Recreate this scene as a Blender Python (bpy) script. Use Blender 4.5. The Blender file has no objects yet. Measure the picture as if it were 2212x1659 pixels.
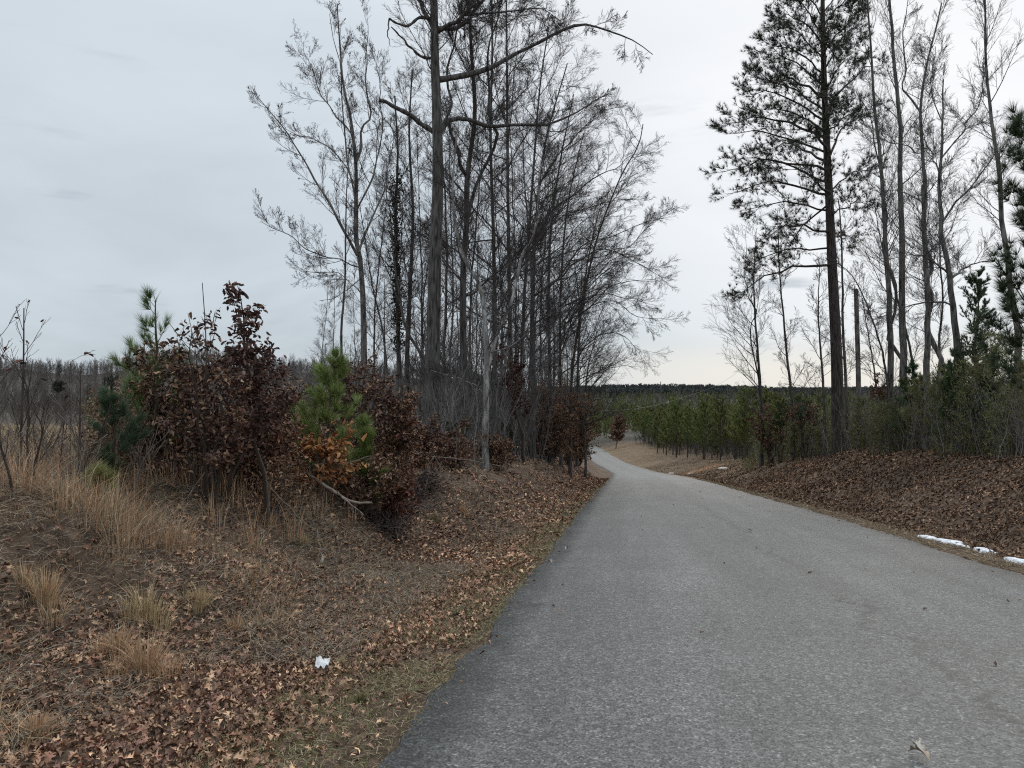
import bpy, math
import numpy as np
from mathutils import Vector

# ------------------------------------------------------------------ camera, sky, sun
SC = bpy.context.scene
COL = SC.collection
F, CX, HY, CZ = 1661.0, 1106.0, 855.0, 1.6     # focal length, centre and eye line for a 2212 px wide photograph
cam = bpy.data.cameras.new('camera'); cam_o = bpy.data.objects.new('camera', cam); COL.objects.link(cam_o)
cam.sensor_width = 36.0; cam.lens = F / 2212 * 36.0
cam.shift_y = (HY - 829.5) / 2212
cam.clip_start = 0.05; cam.clip_end = 8000
cam_o.location = (0, 0, CZ); cam_o.rotation_euler = (math.radians(90), 0, 0)
SC.camera = cam_o
SC.view_settings.view_transform = 'Standard'; SC.view_settings.look = 'None'
SC.view_settings.exposure = 0.0; SC.view_settings.gamma = 1.0
SC.cycles.max_bounces = 4; SC.cycles.diffuse_bounces = 3; SC.cycles.glossy_bounces = 2
SC.cycles.transparent_max_bounces = 4; SC.cycles.use_denoising = False; SC.cycles.pixel_filter_type = 'BLACKMAN_HARRIS'; SC.cycles.filter_width = 1.15; SC.cycles.sample_clamp_indirect = 3.0
SC.cycles.use_adaptive_sampling = False; SC.cycles.adaptive_threshold = 0.01
SC.render.film_transparent = False

SUN_EL, SUN_AZ = 33.0, 30.0                    # behind the cloud, above the road to the right
world = bpy.data.worlds.new("World"); SC.world = world; world.use_nodes = True
nt = world.node_tree; nt.nodes.clear()
def N(t, **k):
    n = nt.nodes.new(t)
    for a, b in k.items(): setattr(n, a, b)
    return n
def LK(a, b): nt.links.new(a, b)
def math_n(op, a, b=None, clamp=False):
    n = N('ShaderNodeMath', operation=op); n.use_clamp = clamp
    for i, v in enumerate((a, b)):
        if v is None: continue
        if isinstance(v, (int, float)): n.inputs[i].default_value = v
        else: LK(v, n.inputs[i])
    return n.outputs[0]
def mix_n(f, a, b, mode='MIX'):
    n = N('ShaderNodeMix', data_type='RGBA', blend_type=mode)
    for s, v in ((n.inputs[0], f), (n.inputs[6], a), (n.inputs[7], b)):
        if isinstance(v, (int, float)): s.default_value = v
        elif isinstance(v, tuple): s.default_value = (*v, 1) if len(v) == 3 else v
        else: LK(v, s)
    return n.outputs[2]
tc = N('ShaderNodeTexCoord'); D = tc.outputs['Generated']
sky = N('ShaderNodeTexSky', sky_type='NISHITA'); sky.sun_disc = False
sky.sun_elevation = math.radians(SUN_EL); sky.sun_rotation = math.radians(SUN_AZ)
sep = N('ShaderNodeSeparateXYZ'); LK(D, sep.inputs[0])
el, az = math.radians(SUN_EL), math.radians(SUN_AZ)
sd = (math.sin(az) * math.cos(el), math.cos(az) * math.cos(el), math.sin(el))
dot = N('ShaderNodeVectorMath', operation='DOT_PRODUCT'); LK(D, dot.inputs[0]); dot.inputs[1].default_value = sd
glow = N('ShaderNodeMapRange'); LK(dot.outputs['Value'], glow.inputs[0])
glow.inputs[1].default_value = 0.77; glow.inputs[2].default_value = 0.975; glow.interpolation_type = 'SMOOTHSTEP'
mp = N('ShaderNodeMapping'); LK(D, mp.inputs[0]); mp.inputs['Scale'].default_value = (1, 1, 3.2); mp.inputs['Rotation'].default_value = (0.1, 0.12, 0.4)
nz = N('ShaderNodeTexNoise'); LK(mp.outputs[0], nz.inputs[0]); nz.inputs['Scale'].default_value = 1.7; nz.inputs['Detail'].default_value = 5; nz.inputs['Roughness'].default_value = 0.5
nz.inputs['Distortion'].default_value = 0.6
cl = N('ShaderNodeMapRange'); LK(nz.outputs[0], cl.inputs[0]); cl.inputs[1].default_value = 0.36; cl.inputs[2].default_value = 0.66; cl.interpolation_type = 'SMOOTHSTEP'
base = mix_n(cl.outputs[0], (0.475, 0.542, 0.60), (0.64, 0.71, 0.77))
hi = N('ShaderNodeMapRange'); LK(sep.outputs[2], hi.inputs[0]); hi.inputs[1].default_value = 0.05; hi.inputs[2].default_value = 0.5; hi.interpolation_type = 'SMOOTHSTEP'
base = mix_n(math_n('MULTIPLY', hi.outputs[0], 0.75), base, (0.74, 0.81, 0.87))
gl = math_n('MULTIPLY', glow.outputs[0], math_n('ADD', math_n('MULTIPLY', cl.outputs[0], 0.3), 0.7))
base = mix_n(gl, base, (0.97, 0.98, 1.0))
# pale clear strip low over the end of the road
hz = N('ShaderNodeMapRange'); LK(sep.outputs[2], hz.inputs[0]); hz.inputs[1].default_value = 0.085; hz.inputs[2].default_value = 0.030; hz.interpolation_type = 'SMOOTHSTEP'
dxr = N('ShaderNodeMapRange'); LK(sep.outputs[0], dxr.inputs[0]); dxr.inputs[1].default_value = -0.05; dxr.inputs[2].default_value = 0.30; dxr.interpolation_type = 'SMOOTHSTEP'
base = mix_n(math_n('MULTIPLY', hz.outputs[0], math_n('MULTIPLY', dxr.outputs[0], 0.85)), base, (0.84, 0.825, 0.78))
# small dark cloud wisps
mp2 = N('ShaderNodeMapping'); LK(D, mp2.inputs[0]); mp2.inputs['Scale'].default_value = (2.2, 2.2, 13.0)
n2 = N('ShaderNodeTexNoise'); LK(mp2.outputs[0], n2.inputs[0]); n2.inputs['Scale'].default_value = 2.6; n2.inputs['Detail'].default_value = 4; n2.inputs['Roughness'].default_value = 0.55
w = N('ShaderNodeMapRange'); LK(n2.outputs[0], w.inputs[0]); w.inputs[1].default_value = 0.60; w.inputs[2].default_value = 0.76; w.interpolation_type = 'SMOOTHSTEP'
lowm = N('ShaderNodeMapRange'); LK(sep.outputs[2], lowm.inputs[0]); lowm.inputs[1].default_value = 0.45; lowm.inputs[2].default_value = 0.1
base = mix_n(math_n('MULTIPLY', math_n('MULTIPLY', w.outputs[0], lowm.outputs[0]), 0.7), base, (0.42, 0.48, 0.55))
skyc = mix_n(1.0, sky.outputs[0], (0.10, 0.10, 0.10), 'MULTIPLY')
fin = mix_n(0.06, base, skyc)
# an overcast sky is brightest overhead
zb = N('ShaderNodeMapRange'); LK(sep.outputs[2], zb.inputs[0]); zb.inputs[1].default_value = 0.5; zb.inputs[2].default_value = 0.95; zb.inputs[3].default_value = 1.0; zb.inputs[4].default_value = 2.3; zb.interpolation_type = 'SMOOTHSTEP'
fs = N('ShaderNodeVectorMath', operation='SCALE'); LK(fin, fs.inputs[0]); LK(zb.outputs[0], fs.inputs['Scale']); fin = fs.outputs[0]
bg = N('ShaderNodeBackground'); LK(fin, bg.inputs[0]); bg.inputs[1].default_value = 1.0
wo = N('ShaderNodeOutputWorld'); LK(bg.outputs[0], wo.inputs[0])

sun = bpy.data.lights.new('sun', 'SUN'); sun.energy = 1.3; sun.angle = math.radians(30); sun.color = (1, 0.92, 0.80)
sun_o = bpy.data.objects.new('sun', sun); COL.objects.link(sun_o)
sun_o.rotation_euler = Vector(sd).to_track_quat('Z', 'Y').to_euler()

# ------------------------------------------------------------------ helpers
def rngf(s): return np.random.default_rng(s)
def sstep(x, a, b):
    t = np.clip((np.asarray(x, float) - a) / (b - a), 0, 1); return t * t * (3 - 2 * t)
def vnoise(x, y, seed=0):
    x = np.asarray(x, float); y = np.asarray(y, float)
    xi = np.floor(x).astype(np.int64); yi = np.floor(y).astype(np.int64)
    fx = x - xi; fy = y - yi; fx = fx * fx * (3 - 2 * fx); fy = fy * fy * (3 - 2 * fy)
    def hsh(a, b):
        n = (a * 374761393 + b * 668265263 + seed * 1442695041) & 0x7fffffff
        n = ((n ^ (n >> 13)) * 1274126177) & 0x7fffffff
        return ((n ^ (n >> 16)) & 0xffff) / 65535.0
    a = hsh(xi, yi); b = hsh(xi + 1, yi); c = hsh(xi, yi + 1); d = hsh(xi + 1, yi + 1)
    return (a * (1 - fx) + b * fx) * (1 - fy) + (c * (1 - fx) + d * fx) * fy - 0.5
def unit(v): return v / (np.linalg.norm(v, axis=-1, keepdims=True) + 1e-9)
def P(x, y, Y): return np.array([(x - CX) / F * Y, Y, CZ + (HY - y) / F * Y])

def mesh(name, V, faces, mat, col=None, smooth=True):
    """faces: list of int arrays, each (n,3) or (n,4)"""
    m = bpy.data.meshes.new(name)
    faces = [f for f in faces if len(f)]
    V = np.asarray(V, np.float32)
    m.vertices.add(len(V)); m.vertices.foreach_set('co', V.ravel())
    loops = np.concatenate([f.ravel() for f in faces]).astype(np.int32)
    cnt = np.concatenate([np.full(len(f), f.shape[1], np.int32) for f in faces])
    st = np.concatenate([[0], np.cumsum(cnt)[:-1]]).astype(np.int32)
    m.loops.add(len(loops)); m.loops.foreach_set('vertex_index', loops)
    m.polygons.add(len(cnt)); m.polygons.foreach_set('loop_start', st)
    m.polygons.foreach_set('use_smooth', np.full(len(cnt), smooth))
    if col is not None:
        a = m.color_attributes.new('Col', 'FLOAT_COLOR', 'POINT')
        c = np.ones((len(V), 4), np.float32); c[:, :3] = col
        a.data.foreach_set('color', c.ravel())
    m.materials.append(mat); m.update(calc_edges=True); m.validate()
    return m
def link(name, m, parent=None, loc=(0, 0, 0)):
    o = bpy.data.objects.new(name, m); COL.objects.link(o); o.location = loc
    if parent is not None: o.parent = parent
    return o
def tag(o, label=None, cat=None, group=None, kind=None):
    for k, v in (('label', label), ('category', cat), ('group', group), ('kind', kind)):
        if v: o[k] = v
    return o
def empty(name, loc, label, cat, group=None):
    o = bpy.data.objects.new(name, None); COL.objects.link(o); o.location = loc; o.empty_display_size = 0.2
    return tag(o, label, cat, group)
def dup(root, loc, rz=0, sc=1.0, label=None, group=None):
    r = root.copy(); COL.objects.link(r); r.location = loc; r.rotation_euler = (0, 0, rz)
    r.scale = (sc, sc, sc) if np.isscalar(sc) else sc
    if label: r['label'] = label
    if group: r['group'] = group
    for ch in list(root.children):
        c = ch.copy(); COL.objects.link(c); c.parent = r
        for g in ch.children:
            d = g.copy(); COL.objects.link(d); d.parent = c
    return r

class Geo:
    def __init__(s): s.V = []; s.F = []; s.C = []; s.n = 0
    def add(s, V, Fc, C):
        V = np.asarray(V, float).reshape(-1, 3)
        C = np.broadcast_to(np.asarray(C, float), V.shape)
        s.V.append(V); s.C.append(C); s.F.append(np.asarray(Fc) + s.n); s.n += len(V)
    def tubes(s, pts, rad, sides=3, col=(.1, .1, .1)):
        """pts (N,P,3), rad (N,P)"""
        if len(pts) == 0: return
        n, p, _ = pts.shape
        t = np.empty_like(pts); t[:, 1:-1] = pts[:, 2:] - pts[:, :-2]; t[:, 0] = pts[:, 1] - pts[:, 0]; t[:, -1] = pts[:, -1] - pts[:, -2]
        t = unit(t); mean = unit(t.mean(axis=1))
        ref = np.where(np.abs(mean[:, :1]) < 0.7, np.array([[1., .05, 0]]), np.array([[0, .1, 1.]]))
        a = unit(np.cross(t, ref[:, None, :])); b = np.cross(t, a)
        th = np.arange(sides) / sides * 2 * np.pi
        ring = a[:, :, None, :] * np.cos(th)[None, None, :, None] + b[:, :, None, :] * np.sin(th)[None, None, :, None]
        V = pts[:, :, None, :] + ring * rad[:, :, None, None]
        idx = np.arange(n * p * sides).reshape(n, p, sides)
        A = idx[:, :-1]; B = idx[:, 1:]
        q = np.stack([A, np.roll(A, -1, 2), np.roll(B, -1, 2), B], -1).reshape(-1, 4)
        col = np.asarray(col, float)
        if col.ndim == 2: col = np.repeat(col, p * sides, axis=0)
        s.add(V.reshape(-1, 3), q, col)
    def scatter(s, T, TF, R, pos, sc, col):
        """stamp template T (k,3) with faces TF at pos (N,3), rotation R (N,3,3) as rows of axes, scale (N,)"""
        n, k = len(pos), len(T)
        if n == 0: return
        V = np.einsum('kj,njc->nkc', T, R) * np.asarray(sc)[:, None, None] + pos[:, None, :]
        Fc = (np.asarray(TF)[None] + (np.arange(n) * k)[:, None, None]).reshape(-1, np.asarray(TF).shape[1])
        s.add(V.reshape(-1, 3), Fc, np.repeat(col, k, axis=0))
    def needles(s, pts, tan, per, L, wd, spread, rng, col, up=0.15, droop=0.0):
        n = len(pts)
        if n == 0: return
        p = np.repeat(pts, per, 0); t = np.repeat(unit(tan), per, 0)
        r = rng.normal(size=p.shape); r = unit(r - t * (r * t).sum(1, keepdims=True))
        a = rng.uniform(spread * .3, spread, (len(p), 1))
        d = unit(t * np.cos(a) + r * np.sin(a) + np.array([0, 0, up]))
        l = rng.uniform(.65, 1.1, (len(p), 1)) * L
        w_ = unit(np.cross(d, rng.normal(size=p.shape))) * wd * .5
        V = np.stack([p - w_, p + w_, p + d * l - np.array([0, 0, droop]) * l], 1)
        Fc = np.arange(len(p) * 3).reshape(-1, 3)
        c = np.asarray(col); c = c[rng.integers(0, len(c), len(p))] * rng.uniform(.75, 1.25, (len(p), 1))
        s.add(V.reshape(-1, 3), Fc, np.repeat(c, 3, 0))
    def mesh(s, name, mat, origin=(0, 0, 0), smooth=True):
        V = np.concatenate(s.V) - np.asarray(origin, float); C = np.concatenate(s.C)
        return mesh(name, V, s.F, mat, C, smooth)

def rot_frames(rng, n, tilt=0.5, normal=None):
    """rows x,y,z axes; z near up (or near normal) with random tilt"""
    up = np.tile([0, 0, 1.], (n, 1)) if normal is None else normal
    z = unit(up + rng.normal(size=(n, 3)) * tilt)
    x = rng.normal(size=(n, 3)); x = unit(x - z * (x * z).sum(1, keepdims=True)); y = np.cross(z, x)
    return np.stack([x, y, z], 1)
def pal(rng, n, cols, var=0.2):
    c = np.asarray(cols, float)[rng.integers(0, len(cols), n)]
    return c * rng.uniform(1 - var, 1 + var, (n, 1))
# leaf shapes
LEAF = np.array([[0, 0, 0], [.32, -.19, .05], [.32, .19, .09], [.7, -.16, .16], [.7, .17, .10], [1, 0, .04], [.35, 0, -.03], [.7, 0, .03]])
LEAF_F = np.array([[0, 1, 6], [0, 6, 2], [1, 3, 6], [6, 3, 7], [6, 7, 2], [2, 7, 4], [3, 5, 7], [7, 5, 4]])
LEAF[:, 2] *= 2.3
def oak_leaf():
    prof = [(0, .02), (.12, .05), (.2, .17), (.28, .21), (.33, .09), (.42, .10), (.5, .30), (.6, .33), (.62, .12), (.7, .12), (.78, .22), (.88, .2), (.93, .08), (1, .01)]
    V = []; Fc = []
    for i, (x, w_) in enumerate(prof):
        z = .26 * math.sin(x * 3.1) ; c = 1.1 * w_
        V += [[x, -w_, z + c], [x, 0, z], [x, w_, z + c * .7]]
    for i in range(len(prof) - 1):
        a = i * 3
        Fc += [[a, a + 3, a + 4, a + 1], [a + 1, a + 4, a + 5, a + 2]]
    V = np.array(V); V[:, 0] -= .5
    return V, np.array(Fc)
OAK, OAK_F = oak_leaf()
LEAF0 = LEAF - np.array([.5, 0, 0])

# ------------------------------------------------------------------ materials
def newmat(name):
    m = bpy.data.materials.new(name); m.use_nodes = True
    t = m.node_tree; b = t.nodes['Principled BSDF']; return m, t, b
def mat_col(name, rough=0.8, nscale=40, namt=0.35, spec=0.3, bump=0.0, stretch=(1, 1, 1), bscale=None, trans=0.0):
    """vertex colour times noise"""
    m, t, b = newmat(name)
    a = t.nodes.new('ShaderNodeAttribute'); a.attribute_name = 'Col'
    co = t.nodes.new('ShaderNodeTexCoord'); mpn = t.nodes.new('ShaderNodeMapping'); mpn.inputs['Scale'].default_value = stretch
    t.links.new(co.outputs['Object'], mpn.inputs[0])
    n = t.nodes.new('ShaderNodeTexNoise'); n.inputs['Scale'].default_value = nscale; n.inputs['Detail'].default_value = 4
    t.links.new(mpn.outputs[0], n.inputs[0])
    r = t.nodes.new('ShaderNodeMapRange'); r.inputs[1].default_value = .3; r.inputs[2].default_value = .7
    r.inputs[3].default_value = 1 - namt; r.inputs[4].default_value = 1 + namt; t.links.new(n.outputs[0], r.inputs[0])
    x = t.nodes.new('ShaderNodeVectorMath'); x.operation = 'SCALE'
    t.links.new(a.outputs['Color'], x.inputs[0]); t.links.new(r.outputs[0], x.inputs['Scale'])
    t.links.new(x.outputs[0], b.inputs['Base Color'])
    b.inputs['Roughness'].default_value = rough; b.inputs['Specular IOR Level'].default_value = spec
    if bump:
        bn = t.nodes.new('ShaderNodeBump'); bn.inputs['Strength'].default_value = bump; bn.inputs['Distance'].default_value = .03
        t.links.new(n.outputs[0], bn.inputs['Height']); t.links.new(bn.outputs[0], b.inputs['Normal'])
    return m
M_BARK = mat_col('bark', .9, 15, .8, .15, 1.0, (1, 1, .16))
M_TWIG = mat_col('twig', .85, 8, .2, .2)
M_LEAF = mat_col('leaf', .75, 60, .25, .25)
M_NEEDLE = mat_col('needle', .6, 20, .15, .3)
M_GRASS = mat_col('grass', .8, 30, .2, .2)
M_WOOD = mat_col('deadwood', .85, 20, .35, .2, .6, (1, 1, 1))

def ground_mat():
    m, t, b = newmat('ground')
    def NN(k, **kw):
        n = t.nodes.new(k)
        for q, v in kw.items(): setattr(n, q, v)
        return n
    L = t.links.new
    a = NN('ShaderNodeAttribute'); a.attribute_name = 'Col'
    co = NN('ShaderNodeTexCoord')
    v = NN('ShaderNodeTexVoronoi'); v.inputs['Scale'].default_value = 11; L(co.outputs['Object'], v.inputs[0])
    v.inputs['Randomness'].default_value = 1
    n1 = NN('ShaderNodeTexNoise'); n1.inputs['Scale'].default_value = 6; n1.inputs['Detail'].default_value = 8; n1.inputs['Roughness'].default_value = .7; L(co.outputs['Object'], n1.inputs[0])
    n2 = NN('ShaderNodeTexNoise'); n2.inputs['Scale'].default_value = .7; n2.inputs['Detail'].default_value = 5; L(co.outputs['Object'], n2.inputs[0])
    def mr(s, lo, hi, a_, b_):
        r = NN('ShaderNodeMapRange'); r.inputs[1].default_value = lo; r.inputs[2].default_value = hi; r.inputs[3].default_value = a_; r.inputs[4].default_value = b_
        L(s, r.inputs[0]); return r.outputs[0]
    sp = NN('ShaderNodeSeparateColor'); L(v.outputs['Color'], sp.inputs[0])
    k1 = mr(sp.outputs[0], 0, 1, .55, 1.5); k2 = mr(n1.outputs[0], .3, .7, .5, 1.5); k3 = mr(n2.outputs[0], .3, .7, .75, 1.25)
    m1 = NN('ShaderNodeMath', operation='MULTIPLY'); L(k1, m1.inputs[0]); L(k2, m1.inputs[1])
    m2 = NN('ShaderNodeMath', operation='MULTIPLY'); L(m1.outputs[0], m2.inputs[0]); L(k3, m2.inputs[1])
    x = NN('ShaderNodeVectorMath', operation='SCALE'); L(a.outputs['Color'], x.inputs[0]); L(m2.outputs[0], x.inputs['Scale'])
    L(x.outputs[0], b.inputs['Base Color']); b.inputs['Roughness'].default_value = .95; b.inputs['Specular IOR Level'].default_value = .15
    bn = NN('ShaderNodeBump'); bn.inputs['Strength'].default_value = .8; bn.inputs['Distance'].default_value = .05
    L(m1.outputs[0], bn.inputs['Height']); L(bn.outputs[0], b.inputs['Normal'])
    return m
def road_mat():
    m, t, b = newmat('asphalt')
    L = t.links.new
    def NN(k, **kw):
        n = t.nodes.new(k)
        for q, v in kw.items(): setattr(n, q, v)
        return n
    def mr(s, lo, hi, a_, b_, sm=False):
        r = NN('ShaderNodeMapRange'); r.inputs[1].default_value = lo; r.inputs[2].default_value = hi; r.inputs[3].default_value = a_; r.inputs[4].default_value = b_
        if sm: r.interpolation_type = 'SMOOTHSTEP'
        L(s, r.inputs[0]); return r.outputs[0]
    def mm(op, p, q):
        n = NN('ShaderNodeMath', operation=op)
        for i, v in enumerate((p, q)):
            if isinstance(v, (int, float)): n.inputs[i].default_value = v
            else: L(v, n.inputs[i])
        return n.outputs[0]
    co = NN('ShaderNodeTexCoord'); uv = NN('ShaderNodeUVMap'); uv.uv_map = 'UVMap'
    su = NN('ShaderNodeSeparateXYZ'); L(uv.outputs[0], su.inputs[0])    # x across (m), y along (m)
    v = NN('ShaderNodeTexVoronoi'); v.inputs['Scale'].default_value = 75; L(co.outputs['Object'], v.inputs[0])
    sp = NN('ShaderNodeSeparateColor'); L(v.outputs['Color'], sp.inputs[0])
    v2 = NN('ShaderNodeTexVoronoi'); v2.inputs['Scale'].default_value = 32; L(co.outputs['Object'], v2.inputs[0])
    sp2 = NN('ShaderNodeSeparateColor'); L(v2.outputs['Color'], sp2.inputs[0])
    fine = mr(sp.outputs[0], 0, 1, .35, 1.4); light = mr(sp.outputs[1],  .82, .97, 0, 1.35)
    med = mr(sp2.outputs[0], 0, 1, .68, 1.32)
    k = mm('ADD', fine, light); k = mm('MULTIPLY', k, med)
    n1 = NN('ShaderNodeTexNoise'); n1.inputs['Scale'].default_value = .55; n1.inputs['Detail'].default_value = 6; n1.inputs['Roughness'].default_value = .6; L(co.outputs['Object'], n1.inputs[0])
    k = mm('MULTIPLY', k, mr(n1.outputs[0], .3, .7, .82, 1.15))
    # patches stretched along the road (wear, tar bleed)
    mp_ = NN('ShaderNodeMapping'); L(uv.outputs[0], mp_.inputs[0]); mp_.inputs['Scale'].default_value = (1.4, .10, 1)
    n2 = NN('ShaderNodeTexNoise'); n2.inputs['Scale'].default_value = 1.6; n2.inputs['Detail'].default_value = 5; L(mp_.outputs[0], n2.inputs[0])
    k = mm('MULTIPLY', k, mr(n2.outputs[0], .32, .68, .84, 1.13))
    ax = mm('ABSOLUTE', su.outputs[0], 0)
    tr = mm('ABSOLUTE', mm('SUBTRACT', ax, 1.35), 0)
    k = mm('MULTIPLY', k, mr(tr, .15, .8, 1.10, .94, True))
    n4 = NN('ShaderNodeTexNoise'); n4.inputs['Scale'].default_value = 2.5; n4.inputs['Detail'].default_value = 4; L(co.outputs['Object'], n4.inputs[0])
    edge = mm('ADD', ax, mr(n4.outputs[0], .3, .7, -.25, .25))
    k = mm('MULTIPLY', k, mr(edge, 2.65, 3.15, 1.0, .62, True))
    # thin wandering centre crack
    mp3 = NN('ShaderNodeMapping'); L(uv.outputs[0], mp3.inputs[0]); mp3.inputs['Scale'].default_value = (0, .6, 1)
    n3 = NN('ShaderNodeTexNoise'); n3.inputs['Scale'].default_value = 1.0; n3.inputs['Detail'].default_value = 8; n3.inputs['Roughness'].default_value = .75; L(mp3.outputs[0], n3.inputs[0])
    cx = mm('ABSOLUTE', mm('SUBTRACT', su.outputs[0], mr(n3.outputs[0], .3, .7, -.1, .75)), 0)
    gate = mr(n1.outputs[0], .42, .55, 0, 1)
    crack = mm('MULTIPLY', mr(cx, .014, .07, 1, 0), gate)
    k = mm('MULTIPLY', k, mm('SUBTRACT', 1, mm('MULTIPLY', crack, .5)))
    c = NN('ShaderNodeVectorMath', operation='SCALE'); c.inputs[0].default_value = (.084, .084, .083); L(k, c.inputs['Scale'])
    L(c.outputs[0], b.inputs['Base Color'])
    b.inputs['Roughness'].default_value = .62; b.inputs['Specular IOR Level'].default_value = .5
    bn = NN('ShaderNodeBump'); bn.inputs['Strength'].default_value = .55; bn.inputs['Distance'].default_value = .006
    L(v.outputs['Distance'], bn.inputs['Height']); L(bn.outputs[0], b.inputs['Normal'])
    return m

# ------------------------------------------------------------------ lie of the land
YT = np.array([-80, 0, 10, 20, 30, 45, 70, 94, 113, 154, 190, 230, 300, 500, 1000, 4000.])
ZT = np.array([6.8, 0, -.76, -1.5, -2.33, -3.55, -5.75, -7.95, -9.5, -11.85, -13.0, -14.2, -15.5, -16, -16, -16])
XT_Y = np.array([-80, 0, 10.06, 19.3, 28.7, 45.5, 70, 94, 113, 130, 154, 190, 230, 300, 500, 4000])
XT = np.array([-13.0 + 3.2, -1.2 + 3.2, .27 + 3.2, 1.66 + 3.2, 3.02 + 3.2, 5.55 + 3.2, 9.2 + 3.2, 12.45 + 3.2, 14.3 + 3.2, 15.2 + 3.2, 16.4 + 3.2, 18.0 + 3.2, 20.5 + 3.2, 19 + 3.2, 10, 10])
_ys = np.arange(-80, 4000, 1.0)
def _sm(v, k=9):
    pad = np.pad(v, k, mode='edge'); return np.convolve(pad, np.ones(2 * k + 1) / (2 * k + 1), 'valid')
_rz = _sm(np.interp(_ys, YT, ZT), 5); _rx = _sm(np.interp(_ys, XT_Y, XT), 6)
def roadz(Y): return np.interp(Y, _ys, _rz)
def rc(Y): return np.interp(Y, _ys, _rx)
HWD = 3.2
LU = [0, .35, .9, 1.6, 2.2, 2.9, 3.6, 4.3, 6, 12, 20, 60]; LH = [-.012, -.03, -.08, -.04, .06, .46, .86, 1.02, 1.12, 1.25, 1.3, 1.3]
RU = [0, .4, .9, 1.4, 2.0, 3, 4.4, 6, 8, 15, 40, 80]; RH1 = [-.012, -.03, -.09, -.04, .2, .72, 1.32, 1.7, 1.85, 1.95, 1.8, 1.8]
RH2 = [-.012, -.02, -.05, 0, .12, .35, .7, 1.1, 1.45, 1.9, 2.2, 2.2]
LU2 = [0, .35, .9, 1.5, 2.2, 3.0, 3.8, 5, 9, 20, 60]; LH2 = [-.012, -.03, -.05, .22, .82, 1.22, 1.36, 1.42, 1.45, 1.4, 1.4]
def hgt(X, Y):
    X = np.asarray(X, float); Y = np.asarray(Y, float)
    d = (X - rc(Y)) * .989; rz = roadz(Y)
    u = np.maximum(-d - HWD, 0); v = np.maximum(d - HWD, 0)
    sb = sstep(Y, 10.5, 18); left = rz + np.interp(u, LU, LH) * (1 - sb) + np.interp(u, LU2, LH2) * sb
    fz = np.interp(Y, [-80, 0, 10, 30, 100, 150, 250, 320, 420, 700, 4000], [3, .7, .3, -.6, -3.1, -5.2, -9.4, -7.5, 4, 22, 22])
    left = left + (fz - left) * sstep(u, 9, 36)
    nearr = 1 - sstep(Y, 42, 60)
    right = rz + np.interp(v, RU, RH1) * nearr + np.interp(v, RU, RH2) * (1 - nearr)
    right = right + (np.interp(Y, [-80, 0, 100, 250, 4000], [6, 2.0, -5.8, -12.5, -12.5]) - right) * sstep(v, 30, 90)
    z = np.where(d < -HWD, left, np.where(d > HWD, right, rz - .035))
    # far country
    far = np.interp(Y, [0, 250, 450, 800, 1200, 1700, 4000], [-12.5, -14, -15, -10, -2, 6, 6])
    lw = sstep(-X, -20, 60)                     # wooded hill on the left
    farl = np.interp(Y, [0, 250, 320, 420, 700, 4000], [-9.4, -9.4, -7.5, 4, 22, 22])
    fr = far * (1 - lw) + farl * lw
    z = z + (fr - z) * sstep(Y, 240, 330)
    aa = X / np.maximum(Y, 1.)
    z = z + np.interp(aa, [-.9, -.666, -.606, -.56, -.52, -.478, -.413, -.33, -.24, -.1], [4, 3.4, 1.2, -1.2, 1.5, 4.2, 6.5, 3, 0, -3]) * sstep(Y, 320, 440) * sstep(-aa, .02, .1) * np.minimum(Y / 465, 1.6)
    z = z + (vnoise(X / 300 + 3, Y / 300, 9)) * 14 * sstep(Y, 500, 1200)
    off = np.maximum(u, v)
    rough = sstep(off, .8, 2.5)
    z = z + rough * (vnoise(X / 1.6, Y / 1.6, 1) * .27 + vnoise(X / .55, Y / .55, 2) * .14 + vnoise(X / .2, Y / .2, 3) * .055) * (1 + 0 * X)
    z = z + rough * vnoise(X / 7, Y / 7, 4) * .35
    z = z + .30 * vnoise(X / .85 + 3, Y / .85, 71) * sstep(u, 1.9, 2.8) * (1 - sstep(u, 6, 8))
    # washed-out hollow under the brush on the left bank
    z = z - .28 * np.exp(-(((X + 1.95) / .45) ** 2 + ((Y - 12.0) / .7) ** 2))
    z = z + .22 * np.exp(-(((X + 3.4) / 1.1) ** 2 + ((Y - 10.6) / 1.3) ** 2))
    return z
def gp(x, Y):           # ground point under photo column x at distance Y
    X = (x - CX) / F * Y; return np.array([X, Y, float(hgt(X, Y))])
def gnorm(X, Y, e=.15):
    dx = (hgt(X + e, Y) - hgt(X - e, Y)) / (2 * e); dy = (hgt(X, Y + e) - hgt(X, Y - e)) / (2 * e)
    return unit(np.stack([-dx, -dy, np.ones_like(dx)], -1))

# ground sheet
ya = [-60.]
while ya[-1] < 3800:
    y = ya[-1]; ya.append(y + (max(.11, .011 * abs(y)) if y > 1.0 else (1.5 if y < -4 else .3)))
ya = np.array(ya)
db = [0.]
while db[-1] < 3600: db.append(db[-1] + max(.10, .03 * max(0, db[-1] - 5) if db[-1] < 60 else .05 * db[-1]))
db = np.array(db); da = np.concatenate([-db[:0:-1], db])
YY, DD = np.meshgrid(ya, da, indexing='ij')
XX = rc(YY) * (1 - sstep(YY, 200, 400)) + DD
ZZ = hgt(XX, YY)
nr, nc = YY.shape
Vg = np.stack([XX, YY, ZZ], -1).reshape(-1, 3)
idx = np.arange(nr * nc).reshape(nr, nc)
Fg = np.stack([idx[:-1, :-1], idx[:-1, 1:], idx[1:, 1:], idx[1:, :-1]], -1).reshape(-1, 4)
dd = (XX - rc(YY)); off = np.abs(dd) - HWD
C_soil = np.array([.12, .085, .062]); C_field = np.array([.34, .265, .185]); C_far = np.array([.085, .078, .068]); C_shoulder = np.array([.16, .115, .075])
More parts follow.
